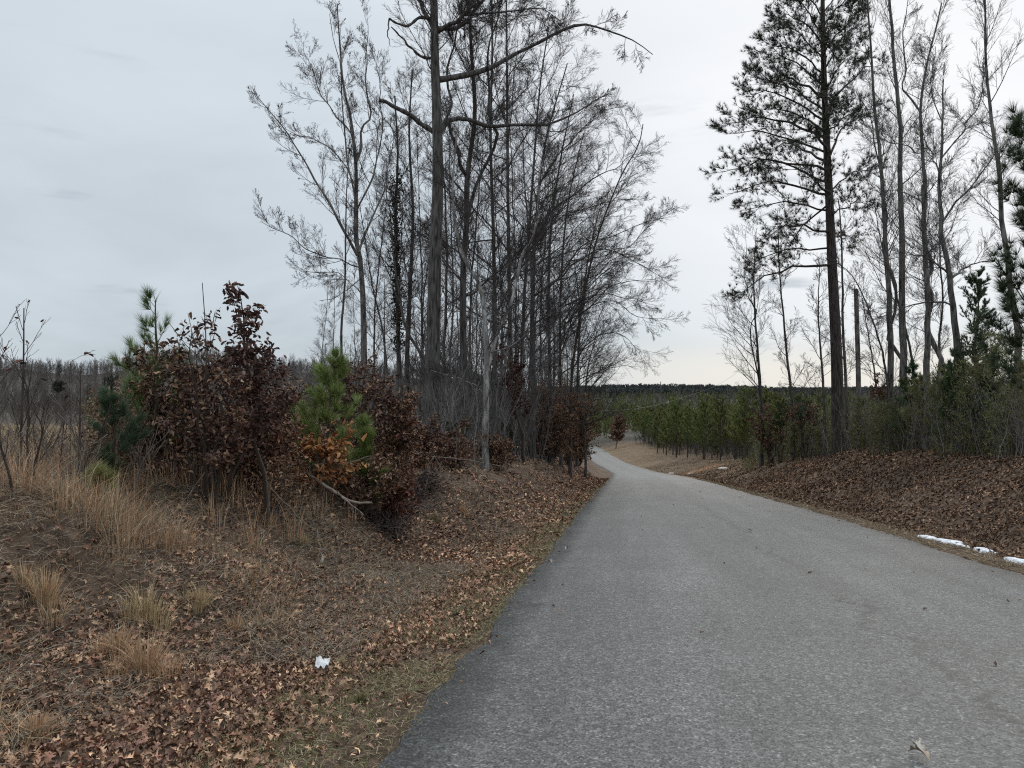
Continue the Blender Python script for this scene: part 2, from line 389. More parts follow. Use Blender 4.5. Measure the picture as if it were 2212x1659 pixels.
wl = (sstep(-dd, 14, 24) * sstep(YY, 25, 50))[..., None]
ws = (sstep(YY, 38, 55) * (dd > 3) * (1 - sstep(dd, 14, 18)) * (1 - sstep(YY, 250, 300)))[..., None]
wf = sstep(YY, 225, 260)[..., None]
Cg = C_soil + (C_field - C_soil) * wl; Cg = Cg + (C_shoulder - Cg) * ws; Cg = Cg + (C_far - Cg) * wf
Cg = Cg * (1 + .35 * vnoise(XX / 5, YY / 5, 5))[..., None]
clay = (np.exp(-(((XX - 22.5) / 3.2) ** 2 + ((YY - 92) / 4.0) ** 2)) * .9)[..., None]
Cg = Cg + (np.array([.34, .17, .085]) - Cg) * clay
tag(link('ground', mesh('ground', Vg, [Fg], ground_mat(), Cg.reshape(-1, 3))), kind='structure')

# road strip with a slightly ragged edge
yr = [-40.]
while yr[-1] < 290: yr.append(yr[-1] + (.07 if 2 < yr[-1] < 14 else max(.1, .012 * abs(yr[-1]))))
yr = np.array(yr); ka = 17
ac = np.linspace(-1, 1, ka)
rg = rngf(1)
el_ = HWD + vnoise(yr / .9, yr * 0, 11) * .14 + vnoise(yr / .18, yr * 0, 12) * .07 + vnoise(yr / .06, yr * 0, 15) * .03
er_ = HWD + vnoise(yr / .9, yr * 0, 13) * .14 + vnoise(yr / .18, yr * 0, 14) * .07
half = np.where(ac[None] < 0, el_[:, None], er_[:, None]); dd_ = ac[None] * half
tx = np.gradient(rc(yr), yr); nx = 1 / np.sqrt(1 + tx ** 2); ny = -tx * nx
RX = rc(yr)[:, None] + dd_ * nx[:, None]; RY = yr[:, None] + dd_ * ny[:, None]
RZ = roadz(RY) + .035 * (1 - (dd_ / HWD) ** 2) + .004 + 0.006 * vnoise(RX / 1.2, RY / 1.2, 17)
top = np.stack([RX, RY, RZ], -1)
lo_l = top[:, :1] + np.array([-.03, 0, -.09]); lo_r = top[:, -1:] + np.array([.03, 0, -.09])
Vr = np.concatenate([lo_l, top, lo_r], 1); kr = ka + 2
idx = np.arange(len(yr) * kr).reshape(len(yr), kr)
Fr = np.stack([idx[:-1, :-1], idx[:-1, 1:], idx[1:, 1:], idx[1:, :-1]], -1).reshape(-1, 4)
rm = mesh('road', Vr.reshape(-1, 3), [Fr], road_mat())
uvl = rm.uv_layers.new(name='UVMap')
UV = np.concatenate([dd_[:, :1], dd_, dd_[:, -1:]], 1); UVY = np.repeat(yr[:, None], kr, 1)
uvv = np.stack([UV, UVY], -1).reshape(-1, 2).astype(np.float32)
li = np.empty(len(rm.loops), np.int32); rm.loops.foreach_get('vertex_index', li)
uvl.data.foreach_set('uv', uvv[li].ravel())
tag(link('road', rm), kind='structure')

# ------------------------------------------------------------------ growing things
def resample(pts, n):
    pts = np.asarray(pts, float)
    # Catmull-Rom through the points
    p = np.concatenate([[2 * pts[0] - pts[1]], pts, [2 * pts[-1] - pts[-2]]])
    out = []
    for i in range(len(pts) - 1):
        for t in np.linspace(0, 1, 12, endpoint=False):
            a, b, c, d = p[i:i + 4]
            out.append(.5 * ((2 * b) + (-a + c) * t + (2 * a - 5 * b + 4 * c - d) * t * t + (-a + 3 * b - 3 * c + d) * t ** 3))
    out.append(pts[-1]); out = np.array(out)
    s = np.concatenate([[0], np.cumsum(np.linalg.norm(np.diff(out, axis=0), axis=1))]); q = np.linspace(0, s[-1], n)
    return np.stack([np.interp(q, s, out[:, k]) for k in range(3)], 1)
def grow(rng, pts, rad, k, t0, t1, ang, length, up, wig, P2, rfac=.6, taper=.8, bias=None, shape=.5, rmin=.003, flat=0.0):
    """vectorised side branches: pts (N,P,3) -> (N*k,P2,3)"""
    n, p, _ = pts.shape
    if n == 0: return np.zeros((0, P2, 3)), np.zeros((0, P2))
    t = (np.arange(k)[None] + rng.uniform(0, 1, (n, k))) / k * (t1 - t0) + t0
    f = np.clip(t, 0, .999) * (p - 1); i = f.astype(int); fr = (f - i)[..., None]
    ar = np.arange(n)[:, None]
    A = pts[ar, i]; B = pts[ar, i + 1]; pos = A * (1 - fr) + B * fr; tan = unit(B - A)
    r = rad[ar, i] * (1 - fr[..., 0]) + rad[ar, i + 1] * fr[..., 0]
    rv = rng.normal(size=pos.shape)
    if flat: rv[..., 2] *= (1 - flat)
    pr = unit(rv - tan * (rv * tan).sum(-1, keepdims=True))
    if bias is not None:
        pr = unit(pr + np.asarray(bias)); pr = unit(pr - tan * (pr * tan).sum(-1, keepdims=True))
    a = rng.uniform(ang[0], ang[1], (n, k, 1))
    d = tan * np.cos(a) + pr * np.sin(a)
    pl = np.linalg.norm(np.diff(pts, axis=1), axis=2).sum(1)[:, None]
    L = (length * pl if length < 0 else np.full((n, k), length)) if np.isscalar(length) else length
    L = np.abs(L) * (1 - shape * t) * rng.uniform(.55, 1.2, (n, k))
    pos = pos.reshape(-1, 3); d = d.reshape(-1, 3); L = L.reshape(-1, 1); r = r.reshape(-1)
    out = [pos]; st = L / (P2 - 1)
    for j in range(P2 - 1):
        d = unit(d + np.array([0, 0, up]) / (P2 - 1) + rng.normal(size=d.shape) * wig)
        pos = pos + d * st; out.append(pos)
    out = np.stack(out, 1)
    r0 = np.maximum(np.minimum(r * rfac, .0075 * L[:, 0] ** 1.1 + .003), rmin)
    rr = np.maximum(r0[:, None] * (1 - taper * np.linspace(0, 1, P2))[None], rmin * .8)
    return out, rr

def explicit(limbs, Y, dy, r0, r1, rng, n=10):
    ps, rs = [], []
    for i, lb in enumerate(limbs):
        q = [P(x, y, Y) for x, y in lb[0]]
        dz = lb[1] if len(lb) > 1 and lb[1] is not None else rng.uniform(-dy, dy)
        q = np.array(q)
        for j in range(len(q)):     # limb swings towards or away from the viewer, keeps its outline from here
            f = j / (len(q) - 1) * dz; s_ = (Y + f) / Y
            q[j] = [q[j][0] * s_, Y + f, CZ + (q[j][2] - CZ) * s_]
        qq = resample(q, n); Ln = np.linalg.norm(qq[-1] - qq[0]); qq[1:-1] += rng.normal(size=(n - 2, 3)) * .012 * Ln
        ps.append(resample(qq[::1], n * 2)); n2_ = n * 2; a = lb[2] if len(lb) > 2 else r0; rs.append(np.linspace(a, r1 if len(lb) < 4 else lb[3], n2_) * (1 + .10 * rng.normal(size=n2_)))
    return np.array(ps), np.array(rs)

def bare_tree(name, label, trunk, Y, r0, r1, seed, limbs=(), limb_r=.06, k=(20, 8, 7, 4), L1=3.0, start=.35, ang=(.5, 1.0), up=.5, bark=(.085, .078, .072),
              tw=(.07, .06, .058), bias=None, group=None, cat='tree', wig=.10, buds=0, ivy=None, shape=.55, dy=2.0, twr=.006, lobeless=False, flare=1.35, stems=()):
    """trunk: list of photo columns/rows from the base up at distance Y"""
    rng = rngf(seed); Yn = needY(trunk[0][0], Y); f_ = Yn / Y; Y = Yn; r0 *= f_; r1 *= f_; L1 *= f_; limb_r *= f_; twr *= f_
    b = gp(trunk[0][0], Y)
    pts = [b - np.array([0, 0, .15])]
    for x, y in trunk:
        q = P(x, y, Y)
        if q[2] > b[2] + .5: pts.append(q)
    pts = resample(np.array(pts), 26)
    pts[3:, 1] += np.cumsum(rng.normal(size=23) * .05)
    rad = np.linspace(r0, r1, 26); rad[0] *= flare; rad[1] *= 1 + (flare - 1) * .4
    g = Geo(); vc = np.array(bark)
    g.tubes(pts[None], rad[None], 12, vc)
    T, R = [pts[None]], [rad[None]]
    for st in stems:
        q, r_ = explicit([st], Y, dy, limb_r, .01, rng, 13); g.tubes(q, r_, 8, vc); T.append(q); R.append(r_)
    lp = lr = None
    if limbs:
        lp, lr = explicit(limbs, Y, dy, limb_r, .01, rng, 10)
        g.tubes(lp, lr, 7, vc)
    T = np.concatenate(T); R = np.concatenate(R)
    a, ra = grow(rng, T, R, k[0], start, .99, ang, L1, up, wig, 7, .5, .8, bias, shape, .006)
    if limbs:
        m = 7
        big_ = np.linalg.norm(lp[:, -1] - lp[:, 0], axis=1) > 2.2 * Y / 27
        lp2 = np.stack([resample(x, 7) for x in lp])[big_]; lr2 = lr[:, np.linspace(0, 19, 7).astype(int)][big_]
        la, lra = grow(rng, lp2, lr2, 12, .15, .98, (.4, .95), 1.7 * (Y / 30), up * .8, wig, 7, .6, .8, None, .4, .006)
        a1 = np.concatenate([a, la]); ra1 = np.concatenate([ra, lra])
    else: a1, ra1 = a, ra
    c = Geo(); tw = np.array(tw)
    c.tubes(a1, ra1, 4, tw)
    b2, rb2 = grow(rng, a1, ra1, k[1], .10, .90, (.4, .85), -.58, up * .5, wig * .7, 6, .6, .75, None, .55, twr)
    c.tubes(b2, rb2, 3, tw)
    c3, rc3 = grow(rng, b2, rb2, k[2], .08, .88, (.35, .8), -.6, up * .3, .07, 4, .6, .6, None, .45, twr * .75)
    c.tubes(c3, rc3, 3, tw)
    ends = c3
    if k[3]:
        c4, rc4 = grow(rng, c3, rc3, k[3], .08, .85, (.35, .8), -.62, .1, .05, 3, .7, .5, None, .35, twr * .55)
        c.tubes(c4, rc4, 3, tw * 1.05); ends = c4
    root = empty(name, b, label, cat, group)
    link('trunk', g.mesh('trunk', M_BARK, b), root); link('crown', c.mesh('crown', M_TWIG, b), root)
    if buds:
        e = ends[:, -1]; e = e[rng.uniform(size=len(e)) < buds]
        T8 = np.array([[1, 0, 0], [-1, 0, 0], [0, 1, 0], [0, -1, 0], [0, 0, 1.6], [0, 0, -1.2]]) * .5
        F8 = np.array([[0, 2, 4], [2, 1, 4], [1, 3, 4], [3, 0, 4], [2, 0, 5], [1, 2, 5], [3, 1, 5], [0, 3, 5]])
        s = Geo(); s.scatter(T8, F8, rot_frames(rng, len(e), .6), e, rng.uniform(.02, .034, len(e)), pal(rng, len(e), [(.09, .08, .07), (.13, .11, .09)]))
        link('seed_pods', s.mesh('seed_pods', M_LEAF, b), root)
    if ivy:
        n, lo, hi, sp = ivy
        f = rng.uniform(lo, hi, n); pp = np.stack([np.interp(f, np.linspace(0, 1, 26), pts[:, q]) for q in range(3)], 1)
        pp += unit(rng.normal(size=(n, 3))) * rng.uniform(.1, sp, (n, 1)) * (.4 + .6 * np.abs(np.sin(f * 31)))[:, None]
        s = Geo(); s.scatter(LEAF, LEAF_F, rot_frames(rng, n, 1.2), pp, rng.uniform(.09, .17, n), pal(rng, n, [(.035, .03, .022), (.05, .035, .025), (.03, .035, .02)]))
        link('foliage', s.mesh('foliage', M_LEAF, b), root)
    return root

def needY(x, Y):
    if x < 1600: return Y
    vm = np.interp(x, [1640, 1760], [3.5, 6.0]); Ys = np.arange(Y, 80, .25)
    v = (x - CX) / F * Ys - rc(Ys) - HWD; i = np.argmax(v > vm); return float(Ys[i]) if v[i] > vm else Y
# ---- the grove on the left
big = [(935, 975), (935, 850), (937, 700), (941, 550), (946, 420), (946, 330), (943, 220), (940, 120), (938, 0), (940, -160), (946, -330)]
bare_tree('oak_tree', 'thickest furrowed grey trunk of the left grove, with a broken limb stub pointing left', big, 25, .27, .07, 7,
          limbs=[([(936, 285), (905, 262), (870, 240), (845, 228), (818, 216)], -.6, .085, .06),
                 ([(950, 172), (1000, 160), (1042, 158), (1082, 131), (1148, 103), (1185, 73), (1255, 52), (1300, 58), (1346, 76), (1410, 118)], 1.5, .10, .012),
                 ([(945, 300), (966, 262), (1006, 257), (1027, 274), (1088, 269), (1149, 274), (1194, 258), (1255, 243), (1320, 200)], 2.5, .09, .012),
                 ([(946, 290), (962, 262), (969, 236), (966, 150), (990, 60), (1030, -60)], 1., .05, .015),
                 ([(945, 68), (975, 52), (1010, 20), (1035, -50)], -1., .085, .03),
                 ([(945, 62), (990, 62), (1020, 30), (1065, -30)], 1., .08, .03),
                 ([(1000, 33), (1060, 28), (1120, 22), (1165, 18), (1210, 45)], 0, .04, .01),
                 ([(936, 60), (905, 2), (880, -60)], .5, .08, .03),
                 ([(934, 40), (905, 38), (880, 55), (841, 40)], -1, .06, .03),
                 ([(841, 40), (838, 70), (843, 100)], -1, .028, .01),
                 ([(934, 125), (905, 118), (880, 95), (845, 58)], -.5, .055, .02)],
          k=(14, 9, 7, 4), L1=3.6, start=.62, bark=(.085, .08, .075), up=.2, wig=.15, flare=1.25)
bare_tree('poplar_tree', 'slender pale tree with tiny seed clusters on upswept limbs, leftmost of the tall grove trees', [(786, 960), (785, 800), (784, 666), (777, 562), (768, 504), (767, 349), (755, 250), (738, 170), (727, 5)], 30, .155, .02, 11,
          limbs=[([(772, 552), (747, 492), (692, 407), (638, 316), (595, 243), (549, 200)], -2, .06),
                 ([(776, 545), (795, 480), (827, 432), (842, 370), (850, 290)], 1, .05),
                 ([(768, 352), (780, 300), (793, 237), (790, 150), (794, 40)], 1.5, .055),
                 ([(770, 505), (750, 395), (744, 270), (735, 150), (712, 30)], -1, .045),
                 ([(778, 578), (740, 562), (686, 551), (640, 520), (603, 500), (566, 480)], -2.5, .03),
                 ([(767, 400), (747, 362), (702, 316), (656, 292), (600, 270)], 2, .03),
                 ([(760, 290), (735, 260), (700, 215), (670, 140), (655, 90)], 0, .03),
                 ([(782, 640), (730, 590), (690, 590), (650, 585)], 1.5, .02),
                 ([(780, 600), (730, 640), (690, 650)], -1, .02),
                 ([(772, 450), (800, 400), (815, 320), (822, 200), (818, 110)], 1, .04)],
          k=(14, 7, 6, 3), L1=2.4, start=.45, ang=(.3, .6), up=.7, bark=(.15, .14, .13), buds=.3, shape=.5, twr=.005)
bare_tree('slim_tree', 'dark pole-thin stem standing just left of the pale seed-bearing tree', [(737, 960), (736, 744), (741, 650), (746, 562), (746, 432), (752, 300)], 28, .065, .012, 12, k=(14, 7, 5, 3), L1=1.6, start=.45)
bare_tree('vine_clad_tree', 'dark trunk clothed in clinging dead leaves between pale tree and thickest trunk', [(862, 960), (861, 784), (855, 588), (853, 458), (858, 330), (850, 200)], 32, .12, .03, 13, k=(26, 8, 6, 4), L1=3.0, ivy=(1600, .30, .78, .42), bias=(-.3, 0, 0))
bare_tree('slim_tree', 'straight grey trunk close behind the thickest trunk on its left side', [(880, 960), (881, 771), (889, 562), (892, 458), (884, 300), (890, 150)], 34, .13, .03, 14, k=(30, 8, 6, 4), L1=3.2, ivy=(160, .3, .7, .5))
bare_tree('slim_tree', 'thin stem leaning left across the gap right of the pale tree', [(840, 960), (835, 784), (822, 692), (806, 627), (790, 540), (776, 440)], 29, .06, .012, 15, k=(16, 6, 5, 2), L1=2.2)
bare_tree('slim_tree', 'crooked dark stem bowing left just before the thickest trunk', [(925, 960), (915, 791), (895, 744), (874, 705), (865, 650), (850, 560), (842, 450)], 27, .085, .015, 16, k=(16, 6, 5, 2), L1=2.2)
bare_tree('forked_tree', 'dark trunk immediately right of the thickest trunk, sending a curved stem to it', [(1003, 980), (1001, 771), (1001, 596), (1009, 484), (1010, 400), (1022, 300), (1027, 243), (1018, 100), (1010, -60)], 27, .15, .04, 17,
          limbs=[([(1011, 390), (990, 330), (975, 280), (964, 255)], -.5, .07, .05), ([(1010, 470), (1040, 390), (1060, 280), (1062, 120), (1080, -20)], 1, .07, .02),
                 ([(1005, 560), (960, 520), (900, 500)], 1, .03), ([(1003, 640), (1060, 600), (1110, 560), (1180, 520)], -1, .035)],
          k=(32, 9, 6, 4), L1=3.8, bias=(.25, 0, 0), bark=(.075, .07, .066))
bare_tree('beech_tree', 'smooth pale grey double-stemmed tree with white lichen at the grove edge', [(1049, 1000), (1049, 920), (1051, 783), (1045, 666), (1030, 600), (1006, 565), (985, 500), (975, 400), (985, 280)], 24, .115, .02, 18,
          stems=[([(1051, 800), (1060, 770), (1080, 698), (1112, 627), (1127, 569), (1160, 470), (1180, 350), (1210, 230)], 1.0, .07, .012)],
          limbs=[([(1062, 760), (1110, 740), (1170, 690), (1220, 660)], -1.5, .022), ([(1050, 850), (1000, 820), (930, 800)], -1, .02)],
          k=(20, 8, 6, 3), L1=2.4, bark=(.22, .21, .20), bias=(.2, 0, 0), start=.3)
TRK = [ # label, trunk, Y, r0, limbs, bias
 ('dark trunk with a leafless top, first behind the pale double-stemmed tree on its right', [(1069, 960), (1069, 700), (1066, 500), (1060, 300), (1064, 100), (1060, -100)], 31, .13, (), (.2, 0, 0)),
 ('straight dark trunk rising unbranched past the long arching limb of the thickest tree', [(1104, 980), (1103, 800), (1100, 600), (1097, 400), (1096, 250), (1094, 40), (1094, -120)], 33, .14, (), (.1, 0, 0)),
 ('grey trunk leaning slightly right behind the russet-leaved tree, mid grove', [(1128, 980), (1127, 800), (1135, 600), (1150, 400), (1165, 200), (1185, 60)], 35, .13, (([(1130, 700), (1180, 620), (1260, 590), (1340, 600)], 0, .04), ([(1140, 560), (1200, 480), (1290, 440), (1380, 430)], -1, .04)), (.4, 0, 0)),
 ('stout dark trunk above the brown-leaved bush beside the road bend', [(1152, 980), (1151, 800), (1152, 600), (1160, 450), (1180, 300), (1225, 140)], 38, .16, (([(1154, 640), (1210, 600), (1290, 540), (1370, 560), (1430, 600)], -2, .05), ([(1158, 520), (1220, 430), (1310, 370), (1400, 330)], 1, .05), ([(1165, 400), (1220, 320), (1290, 250), (1345, 230)], 0, .04)), (.5, 0, 0)),
 ('tall grey trunk with low boughs reaching over the road', [(1190, 990), (1188, 800), (1185, 650), (1190, 500), (1210, 350), (1240, 200)], 41, .15, (([(1188, 740), (1240, 690), (1310, 650), (1390, 690), (1435, 688)], -3, .04), ([(1187, 620), (1250, 540), (1340, 500), (1440, 470)], 2, .05)), (.5, 0, 0)),
 ('narrow trunk standing between the two boughed trees near the bend', [(1212, 990), (1210, 800), (1212, 620), (1225, 450), (1260, 290)], 46, .14, (([(1212, 700), (1270, 640), (1350, 640), (1420, 660)], 0, .04),), (.5, 0, 0)),
 ('dark stem slanting strongly right against the sky over the bend', [(1232, 990), (1236, 800), (1264, 627), (1291, 510), (1340, 383), (1377, 319), (1388, 270)], 42, .12, (([(1270, 600), (1330, 560), (1390, 500), (1448, 455)], 0, .03),), (.4, 0, 0)),
 ('farthest upright roadside trunk, by the mouth of the bend', [(1246, 990), (1246, 850), (1252, 700), (1270, 560), (1300, 430)], 56, .16, (([(1250, 760), (1300, 720), (1350, 730), (1385, 770)], -2, .05), ([(1255, 680), (1320, 620), (1390, 600), (1430, 610)], 2, .05)), (.5, 0, 0)),
 ('low bushy tree drooping twigs beside the mouth of the bend', [(1265, 990), (1262, 900), (1270, 800), (1290, 720)], 52, .12, (([(1266, 850), (1310, 800), (1350, 790), (1375, 800)], 0, .04), ([(1266, 870), (1300, 860), (1350, 850)], -3, .03)), (.5, 0, -.1)),
]
for i, (lb, tr, Y, r0, lm, bs) in enumerate(TRK):
    bare_tree('bare_tree', lb, tr, Y, r0 * .82, .025, 40 + i, limbs=list(lm), k=(30, 8, 7, 3), L1=5.6 if i else 4.2, bias=bs, start=.25, up=.12, ang=(.6, 1.25), group='tall bare trees of the left grove', twr=.0065, dy=3)
# crowd of trunks deeper in the grove: four kinds, copied
protos = []
for q in range(4):
    Yq = 46.; x0 = 1000 + q * 20
    hp = [(x0, 980), (x0 + rngf(q).uniform(-6, 6), 800), (x0 + rngf(q + 9).uniform(-10, 14), 560), (x0 + 12 * q - 12, 330), (x0 + 16 * q - 20, 180)]
    protos.append(bare_tree('bare_tree', 'thin bare tree in the crowd of trunks deep inside the left grove', hp, Yq, .10, .02, 70 + q, k=(34, 8, 7, 3), L1=4.4, start=.2, up=.45, twr=.0065, wig=.11, ang=(.5, 1.1), group='bare trees deep in the left grove'))
rg = rngf(77)
deep = [(700, 60), (722, 50), (765, 52), (812, 44), (830, 58), (868, 48), (905, 42), (918, 60), (958, 38), (972, 52), (985, 64), (1018, 40), (1030, 55), (1045, 70), (1078, 42), (1088, 60), (1112, 50), (1120, 72),
        (1140, 46), (1160, 62), (1172, 50), (1182, 76), (1200, 58), (1222, 66), (1238, 74), (1198, 90), (1215, 100), (1232, 92)]
for i, (x, Y) in enumerate(deep):
    b = gp(x, Y)
    sc = rg.uniform(.75, 1.0) * (.62 if x < 800 else (.8 if x < 900 else 1.0))
    if Y > 65: sc *= .95
    if i < 4: protos[i].location = b; protos[i].scale = (sc,) * 3; protos[i].rotation_euler = (0, 0, rg.uniform(0, 6.28)); continue
    dup(protos[i % 4], b, rg.uniform(0, 6.28), sc)

# ---- leaf-bearing shrubs
def leafy(name, label, base, h, spread, seed, cols, nleaf=3000, lsz=(.07, .13), stems=5, k=(9, 6), bark=(.07, .055, .045), cat='shrub', group=None, up=.35, lean=(0, 0), droop=.6, lo=.25, L1=None, mesh_only=False, leaf=None):
    rng = rngf(seed); b = np.array(base)
    d = np.stack([rng.normal(size=stems) * spread * .35 + lean[0], rng.normal(size=stems) * spread * .35 + lean[1], np.full(stems, 1.) * h * rng.uniform(.75, 1.05, stems)], 1)
    s0 = b + np.stack([rng.normal(size=stems) * .08, rng.normal(size=stems) * .08, np.zeros(stems) - .05], 1)
    f = np.linspace(0, 1, 9)[None, :, None]
    pts = s0[:, None] + d[:, None] * f + np.cumsum(rng.normal(size=(stems, 9, 3)) * .02 * h, 1) * np.array([1, 1, .2])
    rad = np.linspace(.013 * h, .005, 9)[None].repeat(stems, 0)
    g = Geo(); g.tubes(pts, rad, 5, bark)
    a, ra = grow(rng, pts, rad, k[0], lo, .98, (.6, 1.2), L1 or spread * .75, up, .12, 6, .6, .7, None, .85 if stems == 1 else .5, .004); g.tubes(a, ra, 3, bark)
    c, rc_ = grow(rng, a, ra, k[1], .2, .98, (.4, 1.), -.45, .2, .15, 4, .7, .5, None, .3, .003); g.tubes(c, rc_, 3, bark)
    root = empty(name, b, label, cat, group)
    link('stems', g.mesh('stems', M_TWIG, b), root)
    fl = c.reshape(-1, 3); i = rng.integers(0, len(fl), nleaf); p = fl[i] + rng.normal(size=(nleaf, 3)) * .03
    hr = (p[:, 2] - b[2]) / max(fl[:, 2].max() - b[2], .1); p = p[rng.uniform(size=nleaf) > .72 * sstep(hr, .62, .95)]; nleaf = len(p)
    R = rot_frames(rng, nleaf, .9); R[:, 0, 2] -= droop * rng.uniform(0, 1.4, nleaf); R[:, 0] = unit(R[:, 0]); R[:, 1] = unit(np.cross(R[:, 2], R[:, 0])); R[:, 2] = np.cross(R[:, 0], R[:, 1])
    s = Geo(); s.scatter(LEAF, LEAF_F, R, p, rng.uniform(*lsz, nleaf), pal(rng, nleaf, cols, .3))
    link('foliage', s.mesh('foliage', M_LEAF, b), root)
    return root
BROWN = [(.21, .125, .082), (.27, .17, .11), (.14, .086, .062), (.34, .225, .15), (.19, .10, .068), (.09, .06, .048)]
PURP = [(.10, .058, .054), (.13, .074, .06), (.07, .045, .042), (.18, .10, .074)]
RUST = [(.17, .075, .052), (.13, .058, .045), (.21, .10, .065)]
RUST_ = [tuple(min(.8, q * 1.5) for q in c) for c in [(.15, .055, .03), (.11, .04, .028), (.19, .075, .035)]]
ORNG = [tuple(min(.8, q * 1.15) for q in c) for c in [(.34, .16, .06), (.26, .12, .05), (.42, .24, .11), (.2, .08, .04)]]
TAN = [tuple(min(.8, q * 1.4) for q in c) for c in [(.17, .105, .065), (.22, .14, .085), (.13, .08, .05)]]

# ---- young pines
def pine(name, label, base, h, seed, cols, spread=.42, nl=.16, nw=.005, per=16, k1=26, k2=4, lo=.12, cat='pine', group=None, bark=(.09, .07, .05), dens=7, up=.6, lean=(0, 0), top=1.0, ang=(.7, 1.15), sp=.75, k3=0):
    rng = rngf(seed); b = np.array(base)
    f = np.linspace(0, 1, 12)[:, None]
    pts = b + np.array([lean[0], lean[1], h]) * f + np.cumsum(rng.normal(size=(12, 3)) * .008 * h, 0) * np.array([1, 1, 0]); pts[0, 2] -= .1
    rad = np.linspace(.017 * h + .008, .006, 12)
    g = Geo(); g.tubes(pts[None], rad[None], 7, bark)
    a, ra = grow(rng, pts[None], rad[None], k1, lo, .97, ang, spread * h, up, .07, 6, .5, .6, None, .82 * top, .004); g.tubes(a, ra, 4, bark)
    b2, rb2 = grow(rng, a, ra, k2, .25, .9, (.4, .9), -.4, .4, .08, 5, .7, .5, None, .4, .003, flat=.5); g.tubes(b2, rb2, 3, bark)
    src = [(a, 6, .35), (b2, 5, .1), (pts[None][:, 6:], 6, 0)]
    if k3:
        b3, rb3 = grow(rng, b2, rb2, k3, .25, .95, (.4, .9), -.55, .4, .08, 5, .7, .5, None, .4, .003); g.tubes(b3, rb3, 3, bark); src.append((b3, 5, .1))
    root = empty(name, b, label, cat, group)
    link('trunk', g.mesh('trunk', M_BARK, b), root)
    s = Geo()
    for q, p, lo_ in src:
        n = len(q); t = rng.uniform(lo_, 1, (n, dens)); t[:, 0] = 1; ff = np.clip(t, 0, .999) * (q.shape[1] - 1); i = ff.astype(int); fr = (ff - i)[..., None]; ar = np.arange(n)[:, None]
        A = q[ar, i]; B = q[ar, i + 1]; s.needles((A * (1 - fr) + B * fr).reshape(-1, 3), (B - A).reshape(-1, 3), per, nl, nw, sp, rng, cols)
    link('needles', s.mesh('needles', M_NEEDLE, b, smooth=False), root)
    return root
GRN = [tuple(min(.8, q * 1.5) for q in c) for c in [(.075, .12, .035), (.10, .14, .045), (.055, .09, .03)]]
LIME = [(.29, .34, .09), (.22, .29, .08), (.34, .36, .12)]
DGRN = [(.065, .10, .045), (.08, .11, .05), (.055, .08, .04)]
OLIVE = [(.19, .195, .085), (.15, .16, .07), (.22, .21, .1)]

def at(x, Y): return gp(x, Y)
# bushes of the left foreground: (label, x, Y, h, spread, cols, nleaf ...)
leafy('oak_sapling', 'tallest dark purple-brown leaved sapling with a bare tip against the sky, left foreground', at(558, 9.6), 2.95, .95, 101, PURP, 1900, (.055, .10), stems=1, k=(30, 6), lo=.33, cat='sapling', L1=1.0, up=.5)
leafy('oak_shrub', 'broad dark brown leaved shrub left of the tall purple sapling', at(450, 9.4), 2.05, .95, 102, BROWN + PURP, 2900, (.055, .1), stems=6)
leafy('oak_shrub', 'dark leaved shrub beneath the topmost needles of the leftmost young pine', at(365, 10.0), 1.85, .7, 103, BROWN, 2300, (.055, .1), stems=5)
leafy('oak_shrub', 'brown leaved shrub filling the space behind the tall purple sapling', at(596, 12.6), 1.7, 1.0, 104, PURP + BROWN, 2600, (.055, .1), stems=6)
leafy('oak_shrub', 'brown leaved shrub standing before the pale seed-bearing tree', at(775, 14.0), 2.35, .95, 105, BROWN + PURP, 2700, (.06, .11), stems=6)
leafy('oak_shrub', 'russet leaved shrub between the pale tree and the thickest trunk', at(858, 15.0), 2.0, .95, 106, RUST + BROWN + BROWN, 2700, (.06, .11), stems=6)
leafy('oak_shrub', 'low rust-red leaved shrub above the forked fallen branch', at(838, 13.0), 1.1, .7, 107, RUST, 1800, (.06, .1), stems=6, lo=.15)
leafy('oak_shrub', 'low brown leaved shrub behind the forked fallen branch', at(760, 12.3), .9, .8, 108, BROWN, 1800, (.06, .1), stems=6, lo=.1)
leafy('orange_leaved_sapling', 'small sapling with big glowing orange leaves under the bright green pine', at(690, 11.2), 1.0, .7, 109, ORNG, 420, (.08, .15), stems=5, k=(8, 4), lo=.3, cat='sapling')
leafy('oak_shrub', 'low brown tangle at the foot of the tall purple sapling', at(540, 10.3), 1.0, 1.0, 110, BROWN + RUST, 2400, (.06, .11), stems=8, lo=.1)
leafy('oak_shrub', 'brown tangle between the two lowest green pines at left', at(300, 11.0), 1.1, .9, 111, BROWN, 1800, (.06, .1), stems=7, lo=.1)
leafy('oak_shrub', 'dark brown shrub hugging the foot of the thickest trunk', at(905, 17.5), 1.3, .9, 112, BROWN + PURP, 2200, (.07, .12), stems=7, lo=.1)
DPUR = [(.065, .042, .046), (.045, .032, .036), (.09, .058, .055)]
def on_ground(x, y):
    """point where the ray through photo point (x,y) meets the land"""
    Ys = np.linspace(2.5, 60, 4000); X = (x - CX) / F * Ys; zr = CZ + (HY - y) / F * Ys; h = hgt(X, Ys); i = np.argmax(zr < h); return np.array([X[i], Ys[i], h[i]])
